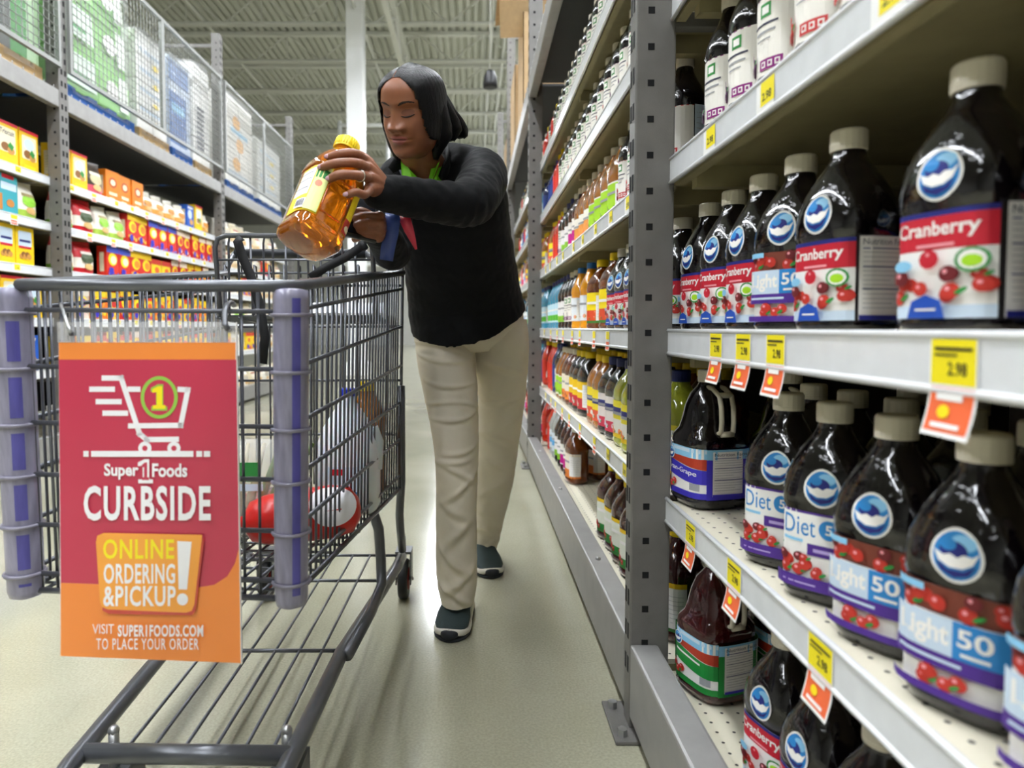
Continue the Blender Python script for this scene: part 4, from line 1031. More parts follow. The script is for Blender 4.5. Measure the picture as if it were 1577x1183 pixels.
# handle and frame
b = MB(); h0, h1 = L(at(362, 391, 2.12)), L(at(563, 391, 2.12))
b.tube([h0, h1], .015, grip_m, n=12); ho = b.build('handle', cart)
b = MB(); b.tube([RLT, mix(RLT, h0, .7) + Vector((-.012, 0, -.012)), h0], .010, tube_m); b.build('handle_arm', ho)
b = MB(); b.tube([RRT, mix(RRT, h1, .7) + Vector((.012, 0, -.012)), h1], .010, tube_m); b.build('handle_arm', ho)
ZT = .2
def G(px, py):              # point of the lower frame that the photo shows at this pixel, on the plane z = .2
    p1 = at(px, py, 1.0); k = (ZT - CAMZ) / (p1.z - CAMZ); return L(Vector((p1.x * k, k, ZT)))
rA, rB, rC = G(612, 872), G(526, 1006), G(443, 1178); lB, lC = G(240, 1019), G(108, 1178); lA = lB + (lB - lC) * ((rA.y - lB.y) / (lB.y - lC.y)); lA.x = lB.x - .03
b = MB()
b.tube([rA + Vector((0, .12, -.012)), rA, rB, rC, rC + Vector((-.006, -.06, -.006)), rC + Vector((-.01, -.12, -.05))], .0155, tube_m, n=12); b.build('lower_side_tube', cart)
b = MB()
b.tube([lA + Vector((0, .12, -.012)), lA, lB, lC, lC + Vector((.006, -.06, -.006)), lC + Vector((.01, -.12, -.05))], .0155, tube_m, n=12); b.build('lower_side_tube', cart)
b = MB(); ca, cb = G(132, 1160), G(448, 1164); b.tube([ca, cb], .0155, tube_m, n=12); b.build('front_cross_tube', cart)
b = MB()
for k, px in enumerate((188, 228, 277, 325, 372, 416)):
    p = G(px, 1162); q = Vector((p.x + .01 * (k - 2.5) * .6, 2.07 - CART.y, ZT))
    b.tube([p, q], .0034, wire_m, n=6)
for Y in (1.45, 1.86, 2.07):
    t = (Y - CART.y - rC.y) / (rA.y - rC.y); b.tube([mix(lC, lA, t), mix(rC, rA, t)], .0042, wire_m, n=6)
b.build('lower_rack', cart)
for sgn, A, B in ((1, rA, RRB), (-1, lA, RLB)):
    b = MB(); m_ = L(at(614, 800, 1.98)) if sgn > 0 else None
    b.tube([B + Vector((.004 * sgn, 0, .30)), B + Vector((.004 * sgn, .0, .02)), B + Vector((-.004 * sgn, .02, -.08)), Vector((A.x + .006 * sgn, A.y + .03, .3)), Vector((A.x + .004 * sgn, A.y + .1, .215))], .0125, tube_m, n=10)
    b.build('rear_leg', cart)
    b = MB(); yj = 1.76 - CART.y; t = (yj - rC.y) / (rA.y - rC.y); base = mix(rC, rA, t) if sgn > 0 else mix(lC, lA, t)
    bt = mix(FRB, RRB, .72) if sgn > 0 else mix(FLB, RLB, .72)
    b.tube([bt + Vector((-.02 * sgn, 0, -.004)), mix(bt, base, .25) + Vector((-.006 * sgn, .01, 0)), base + Vector((-.004 * sgn, .02, .09)), base + Vector((0, 0, .026)), base + (rC - rA if sgn > 0 else lC - lA).normalized() * .12 + Vector((0, 0, .006)), base + (rC - rA if sgn > 0 else lC - lA).normalized() * .34 + Vector((0, 0, .004))], .0135, tube_m, n=10)
    b.build('front_leg', cart)
def caster(x, y, r, yaw, par, bolt=False):
    b = MB()
    for a in (-1, 1): b.box(x + a * .024 - .002, x + a * .024 + .002, y - .03, y + .035, r - .012, 2 * r + .03, tube_m, .001)
    b.box(x - .026, x + .026, y - .03, y + .035, 2 * r + .026, 2 * r + .034, tube_m); b.tube([(x, y - .02, 2 * r + .03), (x, y - .02, .215)], .009, bolt_m, n=8)
    b.tube([(x - .032, y, r), (x + .032, y, r)], .006, bolt_m, n=8)
    if bolt: b.ball((x, y - .02, .216), .0095, bolt_m, 10, 7)
    cs = b.build('caster', par)
    b = MB(); n = 24
    prof = [(-.014, r * .6), (-.016, r * .9), (-.011, r), (.011, r), (.016, r * .9), (.014, r * .6)]
    b.loft([[Vector((x + dx, y + q * cos(2 * pi * k / n), r + q * sin(2 * pi * k / n))) for k in range(n)] for dx, q in prof], rubber)
    b.tube([(x - .017, y, r), (x + .017, y, r)], r * .55, hub_m, n=16); b.build('wheel', cs)
caster(rA.x - .008, 2.24 - CART.y, .065, 0, cart); caster(lA.x + .008, 2.24 - CART.y, .065, 0, cart)
caster(rC.x - .02, 1.15 - CART.y, .06, 0, cart, True); caster(lC.x + .035, 1.15 - CART.y, .06, 0, cart, True)

# ------------------------------------------------------------------ sign hung on the cart front
S_TL, S_TR, S_BL, S_BR = at(90, 497, 1.0), at(362, 497, 1.0), at(94, 1010, .995), at(370, 1021, .995)
SG = empty('cart_sign', (S_TL + S_TR) / 2); tag(SG, 'red and orange curbside pickup sign in a clear sleeve on the cart front', 'sign')
def sg(px, py, h=0.0):
    t = (py - 497) / 516.0
    for _ in range(3):
        u = (px - (90 + 4 * t)) / ((362 + 8 * t) - (90 + 4 * t)); t = (py - 497) / ((1010 + 11 * u) - 497)
    p = mix(mix(S_TL, S_TR, u), mix(S_BL, S_BR, u), t) - SG.location
    return p + Vector((0, -h, 0))
RD = mat('poster_red', 'C63652', .35, coat=.5); OR1 = mat('poster_orange', 'F58E3C', .35, coat=.5); OR2 = mat('poster_amber', 'F9A640', .35, coat=.5); WH = mat('poster_white', 'F6F4F6', .35, coat=.5); YE = mat('poster_yellow', 'FBE81C', .35, coat=.5); GR = mat('poster_green', '96C94E', .35, coat=.5); DR = mat('poster_shadow_red', 'CE4A3E', .35, coat=.5)
pr = Print()
def R_(x0, y0, x1, y1, m): pr.rect(x0, y0, x1, y1, m)
R_(91, 527, 363, 553, OR1)
pr.poly([(91, 553), (365, 553), (369, 840), (362, 866), (350, 886), (330, 899), (305, 903), (94, 896)], RD)
pr.poly([(94, 896), (305, 903), (330, 899), (350, 886), (362, 866), (369, 840), (371, 1021), (94, 1010)], OR1)
w7 = 8.0
def one(cx, cy, hw, hh, m):      # slab-serif figure one
    g = [(-.85, 1), (.95, 1), (.95, .68), (.5, .66), (.5, -1), (-.1, -1), (-.9, -.72), (-.9, -.42), (-.3, -.46), (-.3, .66), (-.85, .68)]
    P_ = [(cx + hw * a, cy + hh * b_) for a, b_ in g]
    pr.poly([P_[0], P_[1], P_[2], P_[3], P_[9], P_[10]], m); pr.poly([P_[3], P_[4], P_[5], P_[8], P_[9]], m, False); pr.poly([P_[5], P_[6], P_[7], P_[8]], m, False)
pr.line([(157, 581), (187, 581), (215.6, 666), (226, 675), (276, 674.5)], w7, WH)
for a, b_, y in ((138, 177.6, 598), (148, 188, 617), (158.5, 198, 634.6)): pr.line([(a, y), (b_, y)], w7, WH)
pr.line([(197, 598), (217, 598)], w7, WH); pr.line([(274, 598), (290, 599), (279, 653), (198, 654)], w7, WH)
pr.ell(246, 610.5, 28.5, 32.5, GR, 32); pr.ell(246, 610.5, 23.2, 27, RD, 32); one(245.5, 610.5, 13.6, 20.2, GR); one(245.5, 610.5, 11, 17.4, YE)
for x in (224.2, 269): pr.ell(x, 688, 10.2, 10.2, WH, 20); pr.ell(x, 688, 4.2, 4.2, RD, 14)
for a, b_ in ((130, 138), (142, 299), (303.6, 312.5), (315, 325)): pr.line([(a, 696.5), (b_, 696.5)], 9, WH)
pr.text('Super', 162, 736, 215, 711, WH, .03); one(225.2, 723, 12.5, 18.5, WH); one(225.4, 723, 6.0, 13.5, RD); pr.text('Foods', 236, 732, 290, 711, WH, .03)
pr.text('CURBSIDE', 131, 799, 326, 745, WH, .028, sp=1.12)
pr.poly([(156, 824), (316, 826), (303, 938), (297, 945), (170, 943), (160, 938)], DR)
pr.poly([(150, 832), (152, 822), (162, 817.5), (313, 820.5), (301, 928), (297, 938), (288, 941), (168, 936), (159, 932), (156, 924)], OR2)
pr.text('ONLINE', 161, 858, 270, 827, YE, .022, sp=1.1); pr.text('ORDERING', 162, 896, 271.5, 865, WH, .022, sp=1.1); pr.text('&PICKUP', 161.5, 931, 272.6, 899, WH, .022, sp=1.1)
pr.poly([(275, 830), (297, 831), (290, 905), (277, 904.5)], WH); pr.ell(283, 920, 8.6, 9.4, WH, 18)
pr.text('VISIT', 145, 973.5, 178, 958.5, WH, .0); pr.text('SUPER1FOODS.COM', 184, 978, 315, 959.5, WH, .03, sp=1.12); pr.text('TO PLACE YOUR ORDER', 151, 998, 308, 980.5, WH, .006, sp=1.15)
b = MB(); pr.put(b, sg, .00012, .0006)
q = [(90.5, 527), (363.5, 527), (371, 1021), (93.5, 1010)]
b.add([sg(x, y, .0004) for x, y in q] + [sg(x, y, -.0008) for x, y in q], [(3, 2, 1, 0), (4, 5, 6, 7)] + [(i, (i + 1) % 4, 4 + (i + 1) % 4, 4 + i) for i in range(4)], WH)
b.build('poster', SG)
clear_m = mat('clear_sleeve', 'F4F2F0', 0.12, alpha=.22, spec=.6)
b = MB(); q = [(88.5, 496), (363.5, 496), (364.5, 527), (89.5, 527)]
b.add([sg(x, y, .0016) for x, y in q] + [sg(x, y, -.0016) for x, y in q], [(3, 2, 1, 0), (4, 5, 6, 7)] + [(i, (i + 1) % 4, 4 + (i + 1) % 4, 4 + i) for i in range(4)], clear_m)
q2 = [(363.6, 496), (365, 496), (373, 1022.5), (371.4, 1022.5)]
b.add([sg(x, y, .0018) for x, y in q2] + [sg(x, y, -.0018) for x, y in q2], [(3, 2, 1, 0), (4, 5, 6, 7)] + [(i, (i + 1) % 4, 4 + (i + 1) % 4, 4 + i) for i in range(4)], paper('E6E2DE'))
b.build('clear_sleeve', SG)
def loc(p): return Vector(p) - SG.location
b = MB(); b.tube([loc(at(95, 474, 1.062)), loc(at(93, 468, 1.052)), loc(at(96, 476, 1.036)), loc(at(104, 500, 1.0)), loc(at(110, 513, .992))], .0022, bolt_m, n=6); b.ball(loc(at(110, 514, .995)), .004, tube_m); b.build('sign_hook', SG)
b = MB(); b.tube([loc(at(360, 470, 1.066)), loc(at(356, 466, 1.046)), loc(at(350, 470, 1.03)), loc(at(346, 482, 1.01)), loc(at(346, 500, .994)), loc(at(352, 508, .993))], .0042, tube_m, n=8); b.build('sign_hook', SG)

# ------------------------------------------------------------------ groceries in the cart
def lowest(px, Y): return None
zf = CART.z + mix(FLB, RLB, .6).z + .006
milk_m = mat('milk_jug', 'E6ECF2', .35, sss=.3); milk_cap = mat('cap_milk_blue', '2438C8', .4)
def floor_z(Y):
    t = (Y - CART.y - FRB.y) / (RRB.y - FRB.y); return mix(FRB, RRB, t).z + .008
P_MILK = [(0, .068, .068, 4), (.006, .075, .075, 5), (.10, .076, .076, 5), (.14, .074, .074, 4), (.18, .060, .060, 3), (.215, .035, .035, 2.4), (.235, .021, .021, 2), (.25, .019, .019, 2)]
mp = at(545, 617, 1.70); t = empty('milk_jug', (mp.x - .015, 1.70, floor_z(1.70))); tag(t, 'white milk jug with a blue cap standing in the cart basket', 'jug')
b = body_mesh([(z * 1.15, a_, b_, e) for z, a_, b_, e in P_MILK], milk_m); b.build('jug_body', t)
b = MB(); cap_mesh(b, .285, .0215, .018, milk_cap); b.build('cap', t)
b = MB(); pr = Print(); pr.rect(-.04, .04, .04, .12, PALEBLUE, 8); pr.rect(-.03, .1, .0, .115, RED, 3); pr.rect(-.035, .05, .035, .06, BLU, 6)
pr.put(b, lambda u, v, h: Vector((u, -.0762 - h, v)), .0004, .0006); b.build('label', t)
b = MB(); b.tube([(.05, 0, .19), (.07, 0, .2), (.078, 0, .17), (.074, 0, .1)], .011, milk_m); b.build('jug_handle', t)
KINDS['cart_juice'] = None
t = empty('juice_bottle', (at(566, 617, 1.88).x, 1.875, floor_z(1.875))); tag(t, 'tall amber juice bottle with a yellow cap behind the milk in the cart', 'bottle')
body_mesh([(z * 1.15, a_, b_, e) for z, a_, b_, e in P_GRIP], L_AMBER).build('bottle_body', t); b = MB(); cap_mesh(b, .285, .0235, .026, cap_yellow); b.build('cap', t)
b = MB(); pr = Print(); pr.rect(-.05, .04, .05, .16, YEL, 10); pr.put(b, skin([(z * 1.15, a_, b_, e) for z, a_, b_, e in P_GRIP], .055), .0003, .0008); o = b.build('label', t); o.rotation_euler = (0, 0, .9)
redfilm = mat('red_film', 'D2241E', .28, bump=.5, bscale=30); whitefilm = mat('white_film', 'EFEFF2', .35)
pp = at(470, 775, 1.42); t = empty('meat_roll', (pp.x, 1.42, floor_z(1.42) + .056)); tag(t, 'round red and white wrapped package lying on the cart floor', 'package')
b = MB(); n = 20; T = Euler((0, 0, radians(28))).to_matrix()
prof = [(-.135, .012), (-.125, .014), (-.11, .04), (-.08, .050), (-.02, .055), (.06, .0565), (.095, .05), (.112, .03), (.118, .010)]
b.loft([[T @ Vector((x, r * (1 + .05 * sin(3 * k)) * cos(2 * pi * k / n), r * sin(2 * pi * k / n))) for k in range(n)] for x, r in prof], redfilm); b.build('wrapper', t)
b = MB(); vs = []; 
for i in range(9):
    for j in range(9):
        u = (i - 4) / 4; v = (j - 4) / 4; rr_ = sqrt(u * u + v * v); k = 1.0 if rr_ < 1e-6 else max(abs(u), abs(v)) / rr_; u *= k; v *= k
        a = pi - .5 + v * .8; vs.append(T @ Vector((.045 + u * .05, .0585 * cos(a), .0585 * sin(a))))
vs = [Vector((p.x, p.y, p.z)) for p in vs]
b.add(vs, [(i * 9 + j, i * 9 + j + 1, (i + 1) * 9 + j + 1, (i + 1) * 9 + j) for i in range(8) for j in range(8)], whitefilm, True); b.build('label', t)
pp = at(395, 720, 1.46); t = empty('salad_bag', (pp.x, 1.46, floor_z(1.46))); tag(t, 'clear bag of green vegetables leaning in the cart behind the sign', 'bag')
veg = mat('leek_green', '5A7A2A', .5, noise=.3, nscale=30); vegw = mat('leek_white', 'C8B890', .5); husk = mat('onion_red', '8E2A20', .4, noise=.2)
b = MB()
for k in range(5):
    x = -.05 + .025 * k; b.tube([(x, .0, .02), (x + .012, .005, .09), (x + .03 + .01 * k, .01, .2)], [.012, .01, .004], vegw if k < 2 else veg)
b.build('leeks', t)
b = MB(); bagm = mat('produce_bag', 'F2F4F2', .18, alpha=.28, bump=.8, bscale=24)
n = 18; b.loft([[Vector((.005 + (sx + .008 * sin(3 * k)) * cos(2 * pi * k / n), sy * sin(2 * pi * k / n), z)) for k in range(n)] for z, sx, sy in ((.004, .05, .03), (.03, .075, .045), (.1, .08, .05), (.17, .07, .035), (.21, .06, .012))], bagm); b.build('plastic_film', t)
b = MB(); pr = Print(); pr.rect(-.045, .13, .02, .17, GRN, 4); pr.rect(-.04, .11, .03, .125, PALEBLUE, 3); pr.put(b, lambda u, v, h: Vector((u, -.052 - h, v)), .0005); b.build('label', t)
for i, (px, Y) in enumerate(((398, 1.52), (412, 1.60))):
    p = at(px, 760, Y); b = MB(); b.ball((0, 0, .036), (.042, .042, .036), husk, 18, 12); b.tube([(0, 0, .07), (.004, 0, .085)], [.006, .002], vegw, n=6)
    o = b.build('red_onion', None, (p.x - .02, Y, floor_z(Y))); tag(o, ('nearer' if i == 0 else 'farther') + ' red onion lying behind the right corner bumper in the cart', 'onion')
b = MB(); pz = CART.z + zb + .006; pa = at(560, 492, 1.9)
b.box(-.11, .09, -.07, .07, 0, .002, paper('EDF0F6')); o = b.build('paper_sheet', None, (pa.x - .03, 1.88, pz + .017)); o.rotation_euler = (radians(13), 0, .12); tag(o, 'white sheet of paper lying on the cart child seat', 'paper')
# ------------------------------------------------------------------ the woman
from mathutils import noise as mn
skin_m = mat('skin', '875439', .42, noise=.07, nscale=60, sss=.12, bump=.06, bscale=500, spec=.55)
lip_m = mat('lips', '9C5750', .3); brow_m = mat('brow_hair', '22150F', .6); lid_m = mat('eyelid', '724532', .4)
hair_m = mat('black_hair', '070606', .40, bump=.4, bscale=60, stretch=(8, 8, .7), spec=.28)
jack_m = mat('black_fleece', '090A0C', .8, noise=.15, nscale=300, bump=.3, bscale=60, sheen=.03, spec=.25)
pant_m = mat('khaki_twill', 'CEC5B1', .72, noise=.05, nscale=12, bump=.22, bscale=38)
lime_m = mat('lime_polo', '7ED321', .65, bump=.2, bscale=90)
shoe_m = mat('shoe_knit', '303E3E', .75, noise=.2, nscale=500, bump=.4, bscale=500); sole_m = mat('shoe_sole', 'D8D4C8', .5); dsole_m = mat('shoe_outsole', '23262A', .7)
gold_m = mat('silver_ring', 'D8D4C8', .25, metal=1.0)
PO = Vector((.02, 2.2, 0)); person = empty('person', PO)
tag(person, 'woman in black jacket and khaki trousers leaning over the cart to inspect a juice bottle', 'person')
def W(px, py, Y): return at(px, py, Y) - PO
def refine(b, voxel, smooth=4, sub=0):
    o = bpy.data.objects.new('tmp', b.mesh('tmp')); COL.objects.link(o)
    r = o.modifiers.new('r', 'REMESH'); r.mode = 'VOXEL'; r.voxel_size = voxel; r.use_smooth_shade = True
    if smooth:
        s_ = o.modifiers.new('s', 'SMOOTH'); s_.factor = .5; s_.iterations = smooth
    bpy.context.view_layer.update()
    me = bpy.data.meshes.new_from_object(o.evaluated_get(bpy.context.evaluated_depsgraph_get()))
    vs = [v.co.copy() for v in me.vertices]; ns = [v.normal.copy() for v in me.vertices]; fs = [tuple(p.vertices) for p in me.polygons]
    bpy.data.objects.remove(o); bpy.data.meshes.remove(me)
    return vs, ns, fs
def limb(b, pts, rs, m, n=18, sub=6):
    """tapering limb with rounded ends along a smooth path"""
    P_ = [Vector(p) for p in pts]; out = []; rr = []
    for i in range(len(P_) - 1):
        p0, p1, p2, p3 = P_[max(0, i - 1)], P_[i], P_[i + 1], P_[min(len(P_) - 1, i + 2)]
        for k in range(sub):
            t = k / sub
            q = .5 * ((2 * p1) + (p2 - p0) * t + (2 * p0 - 5 * p1 + 4 * p2 - p3) * t * t + (3 * p1 - p0 - 3 * p2 + p3) * t ** 3)
            out.append(q); rr.append(rs[i] + (rs[i + 1] - rs[i]) * t)
    out.append(P_[-1]); rr.append(rs[-1])
    d0 = (out[0] - out[1]).normalized(); d1 = (out[-1] - out[-2]).normalized()
    pre = [(out[0] + d0 * rr[0] * sin(a), rr[0] * cos(a)) for a in (1.45, 1.1, .7, .35)]
    post = [(out[-1] + d1 * rr[-1] * sin(a), rr[-1] * cos(a)) for a in (.35, .7, 1.1, 1.45)]
    b.tube([p for p, r in pre] + out + [p for p, r in post], [r for p, r in pre] + rr + [r for p, r in post], m, n=n)

# ---- head
HC = W(637, 167, 1.725)
HR = (Euler((0, 0, radians(-30))).to_matrix() @ Euler((radians(24), 0, 0)).to_matrix() @ Euler((0, radians(8), 0)).to_matrix())
HS = .95
def H(p): return HC + HR @ (Vector(p) * HS)
FRONT = [(-.124, -.030), (-.119, -.062), (-.112, -.078), (-.10, -.086), (-.085, -.085), (-.07, -.087), (-.05, -.0885), (-.03, -.088), (-.01, -.0865), (.012, -.0875), (.028, -.092), (.045, -.0925), (.06, -.0875), (.075, -.076), (.088, -.057), (.098, -.032), (.103, -.012), (.104, 0)]
BACK = [(-.124, .0), (-.10, .03), (-.07, .055), (-.03, .08), (0, .094), (.03, .098), (.052, .092), (.075, .075), (.09, .052), (.099, .028), (.103, .010), (.104, .001)]
WID = [(-.124, .016), (-.117, .030), (-.105, .046), (-.085, .059), (-.06, .0675), (-.03, .0725), (0, .0735), (.03, .0735), (.055, .0695), (.074, .060), (.088, .046), (.098, .027), (.103, .010), (.104, .001)]
def cur(tab, z):
    if z <= tab[0][0]: return tab[0][1]
    for i in range(len(tab) - 1):
        a, c = tab[i], tab[i + 1]
        if z <= c[0]:
            t = (z - a[0]) / (c[0] - a[0]); t = t * t * (3 - 2 * t) * .5 + t * .5
            return a[1] + (c[1] - a[1]) * t
    return tab[-1][1]
cur0 = cur
def cur(tab, z):
    if z < tab[0][0] + .012 or z > .092: return cur0(tab, z)
    return (cur0(tab, z - .008) + 2 * cur0(tab, z - .004) + 2 * cur0(tab, z) + 2 * cur0(tab, z + .004) + cur0(tab, z + .008)) / 8
def g2(x, z, cx, cz, sx, sz): return math.exp(-((x - cx) / sx) ** 2 / 2 - ((z - cz) / sz) ** 2 / 2)
def face_d(x, z):
    """forward push of the face at (x, z)"""
    d = 0; ax = abs(x)
    t = max(0, min(1, (.018 - z) / .052))
    ridge = (.003 + .0145 * t ** 1.3) * math.exp(-(x / (.0075 + .0055 * t)) ** 2 / 2) if z > -.034 else .0175 * math.exp(-(x / .013) ** 2 / 2) * math.exp(-((z + .034) / .0055) ** 2 / 2)
    if z > .018: ridge *= math.exp(-((z - .018) / .008) ** 2 / 2)
    d += ridge
    d += .0100 * g2(ax, z, .0165, -.0345, .006, .0065)
    d -= .0025 * g2(ax, z, .0075, -.0435, .003, .002)
    d -= .0105 * g2(ax, z, .031, .004, .014, .0105); d += .0072 * g2(ax, z, .0315, -.0005, .0115, .0085)
    d += .0045 * g2(ax, z, .030, .0245, .02, .006)
    d += .0065 * g2(ax, z, .040, -.032, .018, .018)
    w_ = 1 - max(0, (ax - .012) / .02)
    d += .0065 * g2(ax, z, .0, -.0575, .018, .0042) + .0080 * g2(ax, z, 0, -.0692, .016, .0056) - .0050 * g2(ax, z, 0, -.0628, .021, .0020)
    d += .0015 * g2(ax, z, .006, -.054, .004, .003)
    d -= .003 * g2(ax, z, 0, -.081, .018, .005); d += .0055 * g2(ax, z, 0, -.102, .017, .012)
    d -= .002 * g2(ax, z, .027, -.055, .006, .012)
    return d
NU, NV = 200, 170
def head_pt(z, a, off=0.0, feat=True):
    yf, yb, wd = cur(FRONT, z), cur(BACK, z), cur(WID, z); yc = (yf + yb) / 2 * .35; s_, c_ = sin(a), cos(a)   # a = 0 at the nose
    x = wd * (abs(s_) ** .88) * (1 if s_ > 0 else -1)
    y = yc - (yc - yf) * (abs(c_) ** .92) if c_ > 0 else yc + (yb - yc) * abs(c_) ** .95
    p = Vector((x, y, z))
    if feat and c_ > 0: p.y -= face_d(x, z) * min(1, c_ * 2.2)
    if off:
        n_ = Vector((x / max(wd, .02) ** 2 * .006, (y - yc) * .8, z * .55)); p += n_.normalized() * off
    return p
zs = [-.124 + .228 * (.75 * i / (NV - 1) + .25 * sin(pi / 2 * i / (NV - 1))) for i in range(NV)]
aa = [(2 * pi * k / NU) for k in range(NU)]
aa = [a + .35 * sin(a) * -1 if False else a - .38 * sin(a) for a in aa]      # denser round the face
head = MB(); vs = []; loc_ = []
for z in zs:
    for a in aa: p = head_pt(z, a); loc_.append(p); vs.append(H(p))
fs = {skin_m: [], lip_m: [], brow_m: [], lid_m: []}
for i in range(NV - 1):
    for k in range(NU):
        l = (k + 1) % NU; f = (i * NU + k, i * NU + l, (i + 1) * NU + l, (i + 1) * NU + k)
        c = sum((loc_[q] for q in f), Vector()) / 4; ax = abs(c.x); m = skin_m
        if c.y < -.03:
            up = -.0535 - .10 * max(0, ax - .006) + (.0012 if .003 < ax < .009 else 0); lo = -.0770 + 24 * ax * ax
            if ax < .025 and lo < c.z < up - .25 * max(0, ax - .018): m = lip_m
            arch = .0195 + .0080 * sin(max(0, min(1, (ax - .012) / .040)) * pi * .85); th = (.0030 - .07 * max(0, ax - .028)) * min(1, .5 + (ax - .013) / .012)
            if .013 < ax < .05 and abs(c.z - arch) < th: m = brow_m
            if ((ax - .0315) / .0155) ** 2 + ((c.z - .0022) / .0078) ** 2 < 1: m = lid_m
        fs[m].append(f)
b0 = len(head.v)
head.add(vs, fs[skin_m] + [tuple(range(NU - 1, -1, -1)), tuple((NV - 1) * NU + k for k in range(NU))], skin_m, True)
for m in (lip_m, brow_m, lid_m):
    k = head.mi(m)
    for f in fs[m]: head.f.append(list(f)); head.m.append(k); head.sm.append(True)
def lash(sgn):
    pts = []
    for i in range(9):
        x = .0165 + .0305 * i / 8; z = -.0058 - .0035 * sin(pi * i / 8) + .002 * i / 8
        y = cur(FRONT, z); s_ = (x / cur(WID, z)) ** (1 / .88); a = math.asin(min(.99, s_)); p = head_pt(z, a * sgn); p.y -= .0012; pts.append(H(p))
    return pts
for sgn in (1, -1): head.tube(lash(sgn), [.0007, .0011, .0014, .0016, .0017, .0018, .0018, .0016, .001], brow_m, n=6)
mouth = []
for i in range(11):
    x = -.0225 + .045 * i / 10; z = -.0632 + .0012 * (abs(x) > .012) * 0 - 3.2 * x * x * .6
    y = cur(FRONT, z); a = math.asin(max(-.99, min(.99, (abs(x) / cur(WID, z)) ** (1 / .88)))) * (1 if x > 0 else -1); p = head_pt(z, a); p.y -= .0002; mouth.append(H(p))
head.tube(mouth, [.0003] + [.0011] * 9 + [.0003], mat('mouth_line', '4A2420', .5), n=6)
# ---- body core, arms and hands
core = MB(); SK = skin_m
limb(core, [W(640, 218, 1.775), W(650, 248, 1.83), W(664, 285, 1.90)], [.052, .054, .075], SK, 20)
limb(core, [W(668, 290, 1.93), W(690, 360, 2.05), W(716, 480, 2.2)], [.09, .10, .11], SK, 20)
limb(core, [W(735, 272, 1.90), W(718, 312, 1.64), W(588, 296, 1.485)], [.036, .028, .024], SK)
limb(core, [W(612, 280, 1.88), W(606, 388, 1.78), W(578, 352, 1.575)], [.036, .028, .024], SK)
limb(core, [W(686, 520, 2.2), W(702, 700, 2.04), W(704, 915, 2.04)], [.06, .04, .030], SK)
limb(core, [W(768, 520, 2.25), W(765, 690, 2.38), W(749, 846, 2.59)], [.06, .035, .026], SK)
cv, cn, cf = refine(core, .006, 3); head.add(cv, cf, SK, True)
def hand(palm, fingers, thumb, wrist):
    h = MB()
    for a_, r1, r2 in palm: limb(h, a_, r1, SK, 12, 3)
    for pts, r in fingers: limb(h, pts, [r * 1.12, r * 1.05, r, r * .86], SK, 12, 4)
    limb(h, thumb[0], thumb[1], SK, 12, 4)
    v, n_, f = refine(h, .0022, 3); head.add(v, f, SK, True)
wl = W(588, 290, 1.485)
KN = [W(561, 247, 1.445), W(566, 259, 1.44), W(569, 274, 1.435), W(570, 291, 1.435)]
FG = [[KN[0], W(548, 237, 1.405), W(525, 237, 1.388), W(507, 242, 1.392)], [KN[1], W(547, 251, 1.385), W(516, 252, 1.368), W(496, 258, 1.376)],
      [KN[2], W(549, 270, 1.378), W(523, 269, 1.358), W(509, 275, 1.362)], [KN[3], W(561, 300, 1.39), W(548, 296, 1.37), W(536, 300, 1.366)]]
hand([([wl, mix(wl, q, .5), q], [.026, .02, .0135], 0) for q in KN], [(f, .0096 if i < 3 else .0086) for i, f in enumerate(FG)], ([W(578, 270, 1.49), W(566, 250, 1.50), W(552, 240, 1.495), W(538, 238, 1.48)], [.017, .014, .012, .010]), wl)
nail_m = mat('nail', 'B8929C', .3)
for f in FG:
    d = (f[3] - f[2]).normalized(); T = d.to_track_quat('X', 'Z').to_matrix()
    head.ball(f[3] + d * .004 + Vector((0, -.0062, .001)), (.0062, .0026, .0048), nail_m, 10, 7, T=T)
wr = W(580, 352, 1.575); KR = [W(584, 334, 1.53), W(585, 345, 1.525), W(585, 356, 1.53), W(583, 365, 1.54)]
FR = [[q, q + Vector((-.026, -.012, -.0 + .001 * i)), q + Vector((-.050, -.002, -.003)), q + Vector((-.056, .018, -.003))] for i, q in enumerate(KR)]
hand([([wr, mix(wr, q, .5), q], [.025, .02, .0135], 0) for q in KR], [(f, .0092) for f in FR], ([W(574, 338, 1.56), W(560, 328, 1.54), W(552, 326, 1.53)], [.015, .012, .010]), wr)
body = head.build('body', person)
# ring on the third finger
b = MB(); p = mix(FG[2][0], FG[2][1], .75); d = (FG[2][1] - FG[2][0]).normalized(); u_ = d.orthogonal().normalized(); v_ = d.cross(u_)
b.tube([p + (u_ * cos(2 * pi * k / 18) + v_ * sin(2 * pi * k / 18)) * .0112 for k in range(18)], .0016, gold_m, n=6, closed=True); b.build('ring', person)

